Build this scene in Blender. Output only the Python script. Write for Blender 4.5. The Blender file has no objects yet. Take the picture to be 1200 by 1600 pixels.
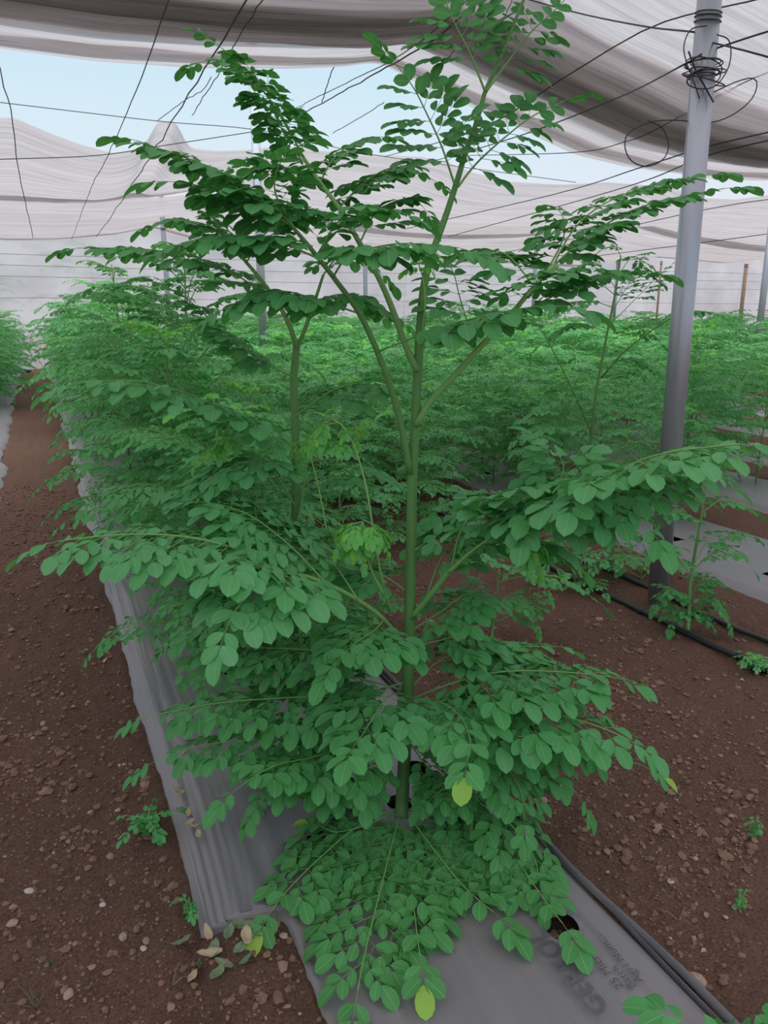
import bpy, math, random
import numpy as np
from mathutils import Vector, noise

random.seed(7)
RNG = np.random.default_rng(7)
C = bpy.context.scene.collection
Z = np.array([0.0, 0.0, 1.0])

# ------------------------------------------------------------------ camera
F_PX, CXP, CYP, CAM_H = 1200.0, 600.0, 800.0, 1.5
PITCH = math.atan(310 / 1200.0)                       # looking down
YAW = math.atan(550 / math.hypot(1200, 310))          # rows run along +Y, camera is turned to the right of them
HD = np.array([math.sin(YAW), math.cos(YAW), 0.0])
RT = np.array([math.cos(YAW), -math.sin(YAW), 0.0])
FW = HD * math.cos(PITCH) - Z * math.sin(PITCH)
UP = HD * math.sin(PITCH) + Z * math.cos(PITCH)
CAM = np.array([0.0, 0.0, CAM_H])

def ray(x, y):
    return FW + RT * (x - CXP) / F_PX - UP * (y - CYP) / F_PX
def gnd(x, y, z=0.0):
    r = ray(x, y)
    return CAM + r * (z - CAM_H) / r[2]
def atY(x, y, Y):
    r = ray(x, y)
    return CAM + r * Y / r[1]
def atD(x, y, d):                                     # at a horizontal forward distance d
    r = ray(x, y)
    p = CAM + r * d / (r @ HD)
    return p
def dist(p):
    return float(np.asarray(p) @ HD)

cam_data = bpy.data.cameras.new('camera')
cam = bpy.data.objects.new('camera', cam_data)
C.objects.link(cam)
cam.location = CAM
cam.rotation_euler = (math.pi / 2 - PITCH, 0, -YAW)
cam_data.sensor_fit = 'VERTICAL'
cam_data.sensor_height = 36.0
cam_data.lens = 36.0 * F_PX / 1600.0
cam_data.clip_end = 300
bpy.context.scene.camera = cam

# ------------------------------------------------------------------ helpers
def unit(v):
    v = np.asarray(v, float)
    n = np.linalg.norm(v)
    return v / n if n > 1e-12 else np.array([0, 0, 1.0])

def tag(o, label=None, cat=None, group=None, kind=None):
    if label: o['label'] = label
    if cat: o['category'] = cat
    if group: o['group'] = group
    if kind: o['kind'] = kind
    return o

def empty(name, loc, label, cat, group=None):
    o = bpy.data.objects.new(name, None)
    C.objects.link(o)
    o.location = loc
    o.empty_display_size = 0.1
    return tag(o, label, cat, group)

class Geo:
    def __init__(s):
        s.v, s.f, s.t, s.u, s.m, s.n = [], [], [], [], [], 0
    def add(s, v, faces, tint=0.3, uv=None, mat=0):
        v = np.asarray(v, float).reshape(-1, 3)
        k = len(v)
        s.v.append(v)
        s.f.extend([tuple(i + s.n for i in f) for f in faces])
        s.m.extend([mat] * len(faces))
        s.t.append(np.full(k, tint) if np.isscalar(tint) else np.asarray(tint, float))
        s.u.append(np.zeros((k, 3)) if uv is None else uv)
        s.n += k
    def mesh(s, name, mats, origin=(0, 0, 0), smooth=True):
        me = bpy.data.meshes.new(name)
        v = np.concatenate(s.v) - np.asarray(origin, float) if s.v else np.zeros((0, 3))
        me.from_pydata(v.tolist(), [], s.f)
        for m in mats: me.materials.append(m)
        if len(mats) > 1: me.polygons.foreach_set('material_index', s.m)
        if smooth: me.polygons.foreach_set('use_smooth', [True] * len(me.polygons))
        if s.v:
            a = me.attributes.new('tint', 'FLOAT', 'POINT')
            a.data.foreach_set('value', np.concatenate(s.t).astype(np.float32))
            a = me.attributes.new('luv', 'FLOAT_VECTOR', 'POINT')
            a.data.foreach_set('vector', np.concatenate(s.u).astype(np.float32).ravel())
        me.update()
        return me
    def build(s, name, mats, parent=None, origin=(0, 0, 0), smooth=True):
        o = bpy.data.objects.new(name, s.mesh(name, mats, origin, smooth))
        C.objects.link(o)
        if parent is not None: o.parent = parent
        return o

def smooth_path(pts, n=24):
    p = np.asarray(pts, float)
    if len(p) == 2:
        return p[0] + (p[1] - p[0]) * np.linspace(0, 1, n)[:, None]
    q = np.vstack([2 * p[0] - p[1], p, 2 * p[-1] - p[-2]])
    out = []
    per = max(3, int(math.ceil(n / (len(p) - 1))))
    for i in range(1, len(q) - 2):
        t = np.linspace(0, 1, per, endpoint=False)[:, None]
        a, b, c, d = q[i - 1], q[i], q[i + 1], q[i + 2]
        out.append(0.5 * (2 * b + (c - a) * t + (2 * a - 5 * b + 4 * c - d) * t ** 2 + (3 * b - a - 3 * c + d) * t ** 3))
    out.append(p[-1:])
    r = np.vstack(out)
    s = np.concatenate([[0], np.cumsum(np.linalg.norm(np.diff(r, axis=0), axis=1))])
    k = np.linspace(0, s[-1], n)
    return np.stack([np.interp(k, s, r[:, i]) for i in range(3)], 1)

def tube(g, pts, radii, sides=6, tint=0.3, mat=0, caps=True):
    p = np.asarray(pts, float)
    n = len(p)
    r = np.interp(np.linspace(0, 1, n), np.linspace(0, 1, len(np.atleast_1d(radii))), np.atleast_1d(radii))
    tan = np.gradient(p, axis=0)
    a = np.cross(unit(tan[0]), [0.31, 0.91, 0.27]); a = unit(a)
    vs = []
    ang = np.linspace(0, 2 * math.pi, sides, endpoint=False)
    for i in range(n):
        t = unit(tan[i])
        a = unit(a - t * (a @ t))
        b = np.cross(t, a)
        vs.append(p[i] + r[i] * (np.cos(ang)[:, None] * a + np.sin(ang)[:, None] * b))
    f = []
    for i in range(n - 1):
        for j in range(sides):
            k = (j + 1) % sides
            f.append((i * sides + j, i * sides + k, (i + 1) * sides + k, (i + 1) * sides + j))
    if caps:
        f.append(tuple(range(sides))[::-1]); f.append(tuple((n - 1) * sides + j for j in range(sides)))
    g.add(np.vstack(vs), f, tint, None, mat)

# ------------------------------------------------------------------ materials
def new_mat(name):
    m = bpy.data.materials.new(name)
    m.use_nodes = True
    nt = m.node_tree
    nt.nodes.clear()
    return m, nt
def N(nt, typ, **kw):
    n = nt.nodes.new(typ)
    for k, v in kw.items(): setattr(n, k, v)
    return n
def ramp(nt, fac, stops):
    r = N(nt, 'ShaderNodeValToRGB')
    e = r.color_ramp.elements
    while len(e) < len(stops): e.new(0.5)
    for i, (p, c) in enumerate(stops):
        e[i].position = p; e[i].color = (*c, 1)
    nt.links.new(fac, r.inputs[0])
    return r.outputs[0]
def noise_tex(nt, scale, detail=4, rough=0.6, vec=None, dist=0.0):
    n = N(nt, 'ShaderNodeTexNoise')
    n.inputs['Scale'].default_value = scale; n.inputs['Detail'].default_value = detail
    n.inputs['Roughness'].default_value = rough; n.inputs['Distortion'].default_value = dist
    if vec is not None: nt.links.new(vec, n.inputs['Vector'])
    return n.outputs[0]
def mapping(nt, scale, rot=(0, 0, 0)):
    tc = N(nt, 'ShaderNodeTexCoord')
    mp = N(nt, 'ShaderNodeMapping')
    mp.inputs['Scale'].default_value = scale; mp.inputs['Rotation'].default_value = rot
    nt.links.new(tc.outputs['Object'], mp.inputs['Vector'])
    return mp.outputs[0]
def mixc(nt, fac, a, b, blend='MIX'):
    m = N(nt, 'ShaderNodeMix', data_type='RGBA', blend_type=blend)
    if isinstance(fac, float): m.inputs[0].default_value = fac
    else: nt.links.new(fac, m.inputs[0])
    for k, x in ((6, a), (7, b)):
        if isinstance(x, tuple): m.inputs[k].default_value = (*x, 1)
        else: nt.links.new(x, m.inputs[k])
    return m.outputs[2]
def principled(nt, color, rough=0.6, spec=0.5, metal=0.0, bump=None, bump_s=0.3, bump_d=0.01):
    b = N(nt, 'ShaderNodeBsdfPrincipled')
    if isinstance(color, tuple): b.inputs['Base Color'].default_value = (*color, 1)
    else: nt.links.new(color, b.inputs['Base Color'])
    if isinstance(rough, (int, float)): b.inputs['Roughness'].default_value = rough
    else: nt.links.new(rough, b.inputs['Roughness'])
    b.inputs['Specular IOR Level'].default_value = spec
    b.inputs['Metallic'].default_value = metal
    if bump is not None:
        bp = N(nt, 'ShaderNodeBump')
        bp.inputs['Strength'].default_value = bump_s; bp.inputs['Distance'].default_value = bump_d
        nt.links.new(bump, bp.inputs['Height']); nt.links.new(bp.outputs[0], b.inputs['Normal'])
    return b
def finish(nt, shader):
    o = N(nt, 'ShaderNodeOutputMaterial')
    nt.links.new(shader, o.inputs[0])

def leaf_material():
    m, nt = new_mat('moringa_leaf')
    at = N(nt, 'ShaderNodeAttribute', attribute_name='tint')
    uv = N(nt, 'ShaderNodeAttribute', attribute_name='luv')
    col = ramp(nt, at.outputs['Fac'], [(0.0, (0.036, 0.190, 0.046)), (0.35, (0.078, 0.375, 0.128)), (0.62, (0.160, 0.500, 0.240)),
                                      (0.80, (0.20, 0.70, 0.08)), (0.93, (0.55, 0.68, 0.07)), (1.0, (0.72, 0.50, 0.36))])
    nz = noise_tex(nt, 40, 3, 0.6, mapping(nt, (1, 1, 1)))
    col = mixc(nt, 0.18, col, mixc(nt, nz, (0.02, 0.09, 0.02), (0.20, 0.52, 0.26)))
    # pale midvein along the leaflet (a real vein, not light)
    sx = N(nt, 'ShaderNodeSeparateXYZ'); nt.links.new(uv.outputs['Vector'], sx.inputs[0])
    ab = N(nt, 'ShaderNodeMath', operation='ABSOLUTE'); nt.links.new(sx.outputs[0], ab.inputs[0])
    mr = N(nt, 'ShaderNodeMapRange'); mr.inputs[1].default_value = 0.015; mr.inputs[2].default_value = 0.07
    mr.inputs[3].default_value = 0.6; mr.inputs[4].default_value = 0.0
    nt.links.new(ab.outputs[0], mr.inputs[0])
    mu = N(nt, 'ShaderNodeMath', operation='MULTIPLY'); nt.links.new(mr.outputs[0], mu.inputs[0]); nt.links.new(sx.outputs[2], mu.inputs[1])
    col2 = mixc(nt, mu.outputs[0], col, (0.34, 0.58, 0.30))
    # underside a little yellower and paler
    geo = N(nt, 'ShaderNodeNewGeometry')
    under = mixc(nt, 0.35, col2, (0.12, 0.36, 0.08))
    col3 = mixc(nt, geo.outputs['Backfacing'], col2, under)
    b = principled(nt, col3, 0.55, 0.35)
    tr = N(nt, 'ShaderNodeBsdfTranslucent')
    tcol = mixc(nt, 1.0, col3, (1.35, 1.25, 0.65), 'MULTIPLY')
    nt.links.new(tcol, tr.inputs[0])
    mx = N(nt, 'ShaderNodeMixShader'); mx.inputs[0].default_value = 0.34
    nt.links.new(b.outputs[0], mx.inputs[1]); nt.links.new(tr.outputs[0], mx.inputs[2])
    finish(nt, mx.outputs[0])
    return m
LEAF = leaf_material()

def stem_material():
    m, nt = new_mat('moringa_stem')
    at = N(nt, 'ShaderNodeAttribute', attribute_name='tint')
    col = ramp(nt, at.outputs['Fac'], [(0.0, (0.050, 0.140, 0.035)), (0.5, (0.125, 0.310, 0.078)), (0.8, (0.27, 0.50, 0.15)), (1.0, (0.36, 0.60, 0.18))])
    nz = noise_tex(nt, 1, 4, 0.6, mapping(nt, (60, 60, 9)))
    col = mixc(nt, 0.25, col, mixc(nt, nz, (0.04, 0.10, 0.03), (0.22, 0.38, 0.14)))
    finish(nt, principled(nt, col, 0.55, 0.35, bump=nz, bump_s=0.25, bump_d=0.003).outputs[0])
    return m
STEM = stem_material()

def soil_material():
    m, nt = new_mat('red_soil')
    v = mapping(nt, (1, 1, 1))
    big = noise_tex(nt, 1.3, 5, 0.6, v)
    mid = noise_tex(nt, 14, 6, 0.7, v)
    fine = noise_tex(nt, 130, 5, 0.75, v)
    col = mixc(nt, big, (0.148, 0.077, 0.056), (0.235, 0.124, 0.092))
    col = mixc(nt, mid, col, mixc(nt, 0.5, col, (0.25, 0.162, 0.122)))
    r = ramp(nt, fine, [(0.36, (0.5, 0.5, 0.5)), (0.52, (1.0, 1.0, 1.0)), (0.68, (1.25, 1.22, 1.2))])
    col = mixc(nt, 1.0, col, r, 'MULTIPLY')
    vo = N(nt, 'ShaderNodeTexVoronoi'); vo.inputs['Scale'].default_value = 85; nt.links.new(v, vo.inputs['Vector'])
    speck = ramp(nt, vo.outputs['Color'], [(0.80, (0, 0, 0)), (0.86, (1, 1, 1))])
    near = ramp(nt, vo.outputs['Distance'], [(0.16, (1, 1, 1)), (0.30, (0, 0, 0))])
    mm = mixc(nt, 1.0, speck, near, 'MULTIPLY')
    col = mixc(nt, mm, col, (0.36, 0.26, 0.20))
    ad = N(nt, 'ShaderNodeMath', operation='ADD'); nt.links.new(mid, ad.inputs[0]); nt.links.new(fine, ad.inputs[1])
    finish(nt, principled(nt, col, 0.95, 0.12, bump=ad.outputs[0], bump_s=0.9, bump_d=0.02).outputs[0])
    return m
SOIL = soil_material()

def clod_material():
    m, nt = new_mat('soil_clod')
    at = N(nt, 'ShaderNodeAttribute', attribute_name='tint')
    col = ramp(nt, at.outputs['Fac'], [(0.0, (0.125, 0.068, 0.050)), (0.6, (0.215, 0.124, 0.092)), (0.8, (0.30, 0.20, 0.155)), (1.0, (0.44, 0.36, 0.30))])
    nz = noise_tex(nt, 90, 5, 0.7, mapping(nt, (1, 1, 1)))
    col = mixc(nt, 0.3, col, mixc(nt, nz, (0.09, 0.045, 0.03), (0.36, 0.23, 0.17)))
    finish(nt, principled(nt, col, 0.95, 0.12, bump=nz, bump_s=0.6, bump_d=0.006).outputs[0])
    return m
CLOD = clod_material()

def film_material(name, c0, c1):
    m, nt = new_mat(name)
    streak = noise_tex(nt, 1, 5, 0.65, mapping(nt, (26, 1.4, 10)))
    dust = noise_tex(nt, 2.2, 5, 0.6, mapping(nt, (1, 1, 1)))
    col = mixc(nt, streak, c0, c1)
    d = ramp(nt, dust, [(0.42, (0, 0, 0)), (0.72, (1, 1, 1))])
    col = mixc(nt, mixc(nt, 0.55, (0, 0, 0), d), col, (0.25, 0.21, 0.195))
    sc = noise_tex(nt, 1, 3, 0.5, mapping(nt, (90, 3.5, 1), (0, 0, 0.25)))
    s2 = ramp(nt, sc, [(0.70, (0, 0, 0)), (0.74, (1, 1, 1))])
    col = mixc(nt, mixc(nt, 0.3, (0, 0, 0), s2), col, (0.33, 0.30, 0.28))
    rr = N(nt, 'ShaderNodeMapRange'); rr.inputs[3].default_value = 0.33; rr.inputs[4].default_value = 0.6
    nt.links.new(dust, rr.inputs[0])
    finish(nt, principled(nt, col, rr.outputs[0], 0.5, bump=streak, bump_s=0.35, bump_d=0.012).outputs[0])
    return m
FILM = film_material('grey_mulch_film', (0.150, 0.142, 0.156), (0.225, 0.212, 0.226))
FILM_EDGE = film_material('dark_film_edge', (0.060, 0.062, 0.076), (0.115, 0.118, 0.140))

def simple(name, col, rough=0.6, spec=0.4, metal=0.0, nscale=None, var=0.3):
    m, nt = new_mat(name)
    if nscale:
        nz = noise_tex(nt, 1, 5, 0.6, mapping(nt, nscale))
        lo = tuple(c * (1 - var) for c in col); hi = tuple(min(1, c * (1 + var)) for c in col)
        finish(nt, principled(nt, mixc(nt, nz, lo, hi), rough, spec, metal, bump=nz, bump_s=0.15, bump_d=0.004).outputs[0])
    else:
        finish(nt, principled(nt, col, rough, spec, metal).outputs[0])
    return m
STEEL = simple('galvanised_steel', (0.38, 0.40, 0.45), 0.34, 0.6, 0.6, (9, 9, 2.2), 0.22)
RUST = simple('rusty_steel', (0.24, 0.15, 0.11), 0.8, 0.3, 0.0, (30, 30, 6), 0.4)
WIRE = simple('dark_wire', (0.035, 0.036, 0.042), 0.5, 0.4, 0.2)
STRING = simple('grey_string', (0.16, 0.15, 0.15), 0.9, 0.2)
PIPE = simple('black_poly_pipe', (0.022, 0.022, 0.025), 0.5, 0.5, 0.0, (40, 3, 40), 0.5)
TEAL = simple('teal_cloth', (0.02, 0.16, 0.14), 0.8, 0.2, 0.0, (20, 20, 20), 0.5)
PRINT = simple('dark_print', (0.085, 0.082, 0.098), 0.6, 0.3, 0.0, (60, 60, 1), 0.5)
PRINT2 = simple('faded_print', (0.115, 0.110, 0.120), 0.5, 0.3, 0.0, (60, 60, 1), 0.3)
STONE = simple('pale_stone', (0.32, 0.22, 0.165), 0.9, 0.2, 0.0, (60, 60, 60), 0.35)
STONEW = simple('white_stone', (0.42, 0.36, 0.32), 0.9, 0.2, 0.0, (60, 60, 60), 0.2)
DRY = simple('dry_leaf_tissue', (0.42, 0.33, 0.22), 0.85, 0.2, 0.0, (50, 50, 50), 0.3)
WILT = simple('wilted_leaf_tissue', (0.150, 0.205, 0.115), 0.85, 0.2, 0.0, (60, 60, 60), 0.4)
GRASS = simple('sparse_grass_blade', (0.13, 0.17, 0.075), 0.7, 0.2)
STRAW = simple('straw', (0.34, 0.27, 0.19), 0.85, 0.2)

def cloth_material(name, col, transp, transl, fold_scale):
    m, nt = new_mat(name)
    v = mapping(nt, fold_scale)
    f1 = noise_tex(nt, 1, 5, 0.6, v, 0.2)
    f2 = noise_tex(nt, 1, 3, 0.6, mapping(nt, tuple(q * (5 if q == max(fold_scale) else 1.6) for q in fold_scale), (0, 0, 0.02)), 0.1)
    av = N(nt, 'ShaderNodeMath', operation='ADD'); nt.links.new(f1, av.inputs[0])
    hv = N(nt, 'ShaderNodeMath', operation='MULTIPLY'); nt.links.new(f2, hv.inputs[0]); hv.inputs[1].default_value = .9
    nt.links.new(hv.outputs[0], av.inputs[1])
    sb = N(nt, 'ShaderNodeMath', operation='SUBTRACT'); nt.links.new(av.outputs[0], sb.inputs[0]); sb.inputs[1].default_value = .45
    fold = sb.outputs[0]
    c = mixc(nt, fold, tuple(x * 0.55 for x in col), tuple(min(1, x * 1.35) for x in col))  # shading of the folds painted into the cloth colour as dark and light streaks
    d = N(nt, 'ShaderNodeBsdfDiffuse'); nt.links.new(c, d.inputs[0])
    t = N(nt, 'ShaderNodeBsdfTranslucent'); nt.links.new(c, t.inputs[0])
    p = N(nt, 'ShaderNodeBsdfTransparent')
    bp = N(nt, 'ShaderNodeBump'); bp.inputs['Strength'].default_value = 0.5; bp.inputs['Distance'].default_value = 0.05
    nt.links.new(fold, bp.inputs['Height'])
    nt.links.new(bp.outputs[0], d.inputs['Normal']); nt.links.new(bp.outputs[0], t.inputs['Normal'])
    a = N(nt, 'ShaderNodeMixShader'); a.inputs[0].default_value = transl
    nt.links.new(d.outputs[0], a.inputs[1]); nt.links.new(t.outputs[0], a.inputs[2])
    b = N(nt, 'ShaderNodeMixShader'); b.inputs[0].default_value = transp
    nt.links.new(a.outputs[0], b.inputs[1]); nt.links.new(p.outputs[0], b.inputs[2])
    finish(nt, b.outputs[0])
    return m
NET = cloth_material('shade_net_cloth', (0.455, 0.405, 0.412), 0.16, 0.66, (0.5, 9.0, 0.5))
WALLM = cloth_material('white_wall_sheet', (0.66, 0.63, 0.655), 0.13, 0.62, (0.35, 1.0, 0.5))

# ------------------------------------------------------------------ world
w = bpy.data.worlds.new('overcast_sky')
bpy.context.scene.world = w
w.use_nodes = True
nt = w.node_tree
nt.nodes.clear()
tc = N(nt, 'ShaderNodeTexCoord')
sp = N(nt, 'ShaderNodeSeparateXYZ')
nt.links.new(tc.outputs['Generated'], sp.inputs[0])
col = ramp(nt, sp.outputs[2], [(0.0, (0.80, 0.78, 0.86)), (0.10, (0.80, 0.82, 0.92)), (0.21, (0.68, 0.84, 0.94)), (0.36, (0.52, 0.76, 0.93)), (0.6, (0.84, 0.86, 0.90)), (1.0, (0.88, 0.88, 0.88))])
bg = N(nt, 'ShaderNodeBackground')
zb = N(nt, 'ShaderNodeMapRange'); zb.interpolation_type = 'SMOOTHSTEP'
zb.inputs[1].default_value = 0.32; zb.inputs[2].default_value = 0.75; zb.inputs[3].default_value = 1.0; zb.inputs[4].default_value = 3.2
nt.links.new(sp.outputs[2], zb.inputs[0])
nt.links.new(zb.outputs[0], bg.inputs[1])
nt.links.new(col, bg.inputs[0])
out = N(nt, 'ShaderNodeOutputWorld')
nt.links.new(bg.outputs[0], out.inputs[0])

# ------------------------------------------------------------------ ground
WALL_Y = 23.83
def fbm(x, y, s, oct=4, z=0.0):
    v, a, t = 0.0, 1.0, 0.0
    for i in range(oct):
        v += a * noise.noise(Vector((x * s, y * s, z + i * 7.3)))
        t += a; a *= 0.55; s *= 2.1
    return v / t
BEDS = [(-1.42, -0.42), (0.22, 1.22)] + [(3.43 + 1.62 * i, 4.43 + 1.62 * i) for i in range(15)]
def bed_at(x, pad=0.0):
    for a, b in BEDS:
        if a - pad <= x <= b + pad: return (a, b)
    return None
def soil_z(x, y):
    h = 0.030 * fbm(x, y, 2.2, 3) + 0.022 * fbm(x, y, 11, 3, 3.0) + 0.012 * abs(noise.noise(Vector((x * 38, y * 38, 1))))
    b = bed_at(x)
    if b and not (b[0] > 0 and b[0] < 1 and y < 1.62 and x < 0.44):
        e = min(x - b[0], b[1] - x)
        h = h * 0.5 - 0.03 * min(1, e / 0.06)
    if b and b[0] > 0 and b[0] < 1 and y < 1.62 and x < 0.46:
        h += 0.05 * max(0, min(1, (0.46 - x) / 0.1)) * max(0, min(1, (1.63 - y) / 0.08))
    return h

xs = np.concatenate([np.arange(-30, -2, 2.0), np.arange(-2, -0.6, 0.06), np.arange(-0.6, 3.6, 0.018), np.arange(3.6, 8, 0.08), np.arange(8, 45, 1.0)])
ys = [-8, -5, -3, -1.5, -0.6, 0.0, 0.4]
y = 0.6
while y < 26:
    ys.append(y); y += max(0.014, 0.0055 * y ** 1.6)
ys += [27, 29, 32, 40, 60]
ys = np.array(ys)
gx, gy = len(xs), len(ys)
V = []
for yy in ys:
    fade = 1.0 if yy < 10 else 0.6
    for xx in xs:
        V.append((xx, yy, soil_z(xx, yy) * fade if -3 < xx < 9 and -1 < yy < 26 else 0.0))
Fc = [(j * gx + i, j * gx + i + 1, (j + 1) * gx + i + 1, (j + 1) * gx + i) for j in range(gy - 1) for i in range(gx - 1)]
g = Geo(); g.add(V, Fc)
tag(g.build('floor', [SOIL]), 'reddish brown tilled soil floor of the shade house', kind='structure')

# clods: nobody could count them
ico_v = []
phi = (1 + 5 ** 0.5) / 2
for a, b in ((-1, phi), (1, phi), (-1, -phi), (1, -phi)):
    ico_v.append((a, b, 0))
for a, b in ((-1, phi), (1, phi), (-1, -phi), (1, -phi)):
    ico_v.append((0, a, b))
for a, b in ((phi, -1), (phi, 1), (-phi, -1), (-phi, 1)):
    ico_v.append((a, 0, b))
ico_v = np.array(ico_v) / np.linalg.norm(ico_v[0])
ICO_F = [(0, 11, 5), (0, 5, 1), (0, 1, 7), (0, 7, 10), (0, 10, 11), (1, 5, 9), (5, 11, 4), (11, 10, 2), (10, 7, 6), (7, 1, 8),
         (3, 9, 4), (3, 4, 2), (3, 2, 6), (3, 6, 8), (3, 8, 9), (4, 9, 5), (2, 4, 11), (6, 2, 10), (8, 6, 7), (9, 8, 1)]
def soil_spots(n, y0, y1, strips):
    out = []
    while len(out) < n:
        yy = y0 * (y1 / y0) ** random.random()
        a, b = random.choice(strips)
        xx = random.uniform(a, b)
        if xx / yy < -0.25 or xx / yy > 1.35: continue
        out.append((xx, yy))
    return out
g = Geo()
STRIPS = [(-0.75, 0.21), (-0.5, 0.21), (1.26, 2.6), (1.26, 3.4), (1.26, 2.2), (0.2, 0.42)]
for (xx, yy) in soil_spots(19000, 0.75, 7.5, STRIPS):
    if xx > 0.2 and xx < 0.43 and (yy > 1.6 or random.random() < .75): continue
    if xx < -0.42 and yy > 4: continue
    r = 0.0020 + 0.0085 * random.random() ** 6 + 0.0006 * yy
    if fbm(xx, yy, 1.7, 2, 9) > 0.12: r *= 1.45
    v = ico_v * RNG.uniform(0.65, 1.25, (12, 1)) * np.array([r * random.uniform(.8, 1.4), r * random.uniform(.8, 1.4), r * random.uniform(.55, .9)])
    t = random.random()
    tint = 0.45 * random.random() + 0.2 if t < 0.86 else (0.8 if t < 0.97 else 0.97)
    if tint > 0.9: v *= 0.7
    g.add(v + np.array([xx, yy, soil_z(xx, yy) + r * 0.25]), ICO_F, tint)
tag(g.build('gravel', [CLOD], smooth=False), 'crumbly reddish soil clods and grit strewn over the paths', kind='stuff')

# distinct stones
def stone(px, py, r, mat, label, flat=0.6, name='stone'):
    p = gnd(px, py)
    g = Geo()
    v = ico_v * RNG.uniform(0.75, 1.2, (12, 1)) * np.array([r * 1.15, r * 0.9, r * flat])
    o_ = np.array([p[0], p[1], soil_z(p[0], p[1]) + r * flat * 0.3])
    g.add(v, ICO_F, 0.9)
    o = g.build(name, [mat], smooth=False)
    o.location = o_; o.rotation_euler = (0, 0, random.random() * 6)
    b = o.modifiers.new('bevel', 'BEVEL'); b.width = r * 0.25; b.segments = 2
    tag(o, label, 'stone')
stone(1088, 1537, .026, STONE, 'large tan stone touching the dark rolled edge of the grey film')
stone(1048, 1381, .011, STONEW, 'small white flat stone alone on the soil right of the grey film', .5)
stone(1142, 1279, .012, STONE, 'tan pebble high on the soil strip near the small green weed sprig')
stone(1147, 1420, .009, STONEW, 'pale oval pebble beside the thin grass sprig on the right soil')
stone(47, 1396, .014, STONEW, 'whitish angular stone half sunk in the soil path at its outer side')
stone(161, 1417, .011, STONEW, 'white pointed stone in the middle of the soil path')
stone(193, 1468, .016, STONE, 'rounded tan stone on the path level with the torn film end')
stone(108, 1557, .017, STONE, 'broad tan stone lowest on the soil path')
stone(68, 1131, .016, STONE, 'brownish stone on the far part of the soil path beside the film')
stone(225, 1485, .011, STONEW, 'flat pale chip lying just before the cut film end', .35)
stone(20, 1450, .016, STONE, 'dull stone at the outer border of the soil path')
stone(374, 1448, .020, STONE, 'pinkish stone lying where the grey film has been cut off')
stone(195, 1246 - 45, .010, STONE, 'small tan pebble on the path near the drooping leaf tips')
stone(935, 971, .022, CLOD, 'dark brown clod in front of the black pipe', .7, 'soil_clod')
stone(848, 1303 - 50, .020, CLOD, 'dark soil clod beside the drooping leaf tips on the right soil', .6, 'soil_clod')
stone(830, 1162, .010, STONEW, 'bright white pebble between the spreading leaves and the soil')
stone(716, 950, .024, CLOD, 'reddish clod on the soil just behind the tallest trunk', .6, 'soil_clod')
stone(1105, 1000 + 65, .013, STONE, 'pale pebble on the soil below the black pipe')

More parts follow.
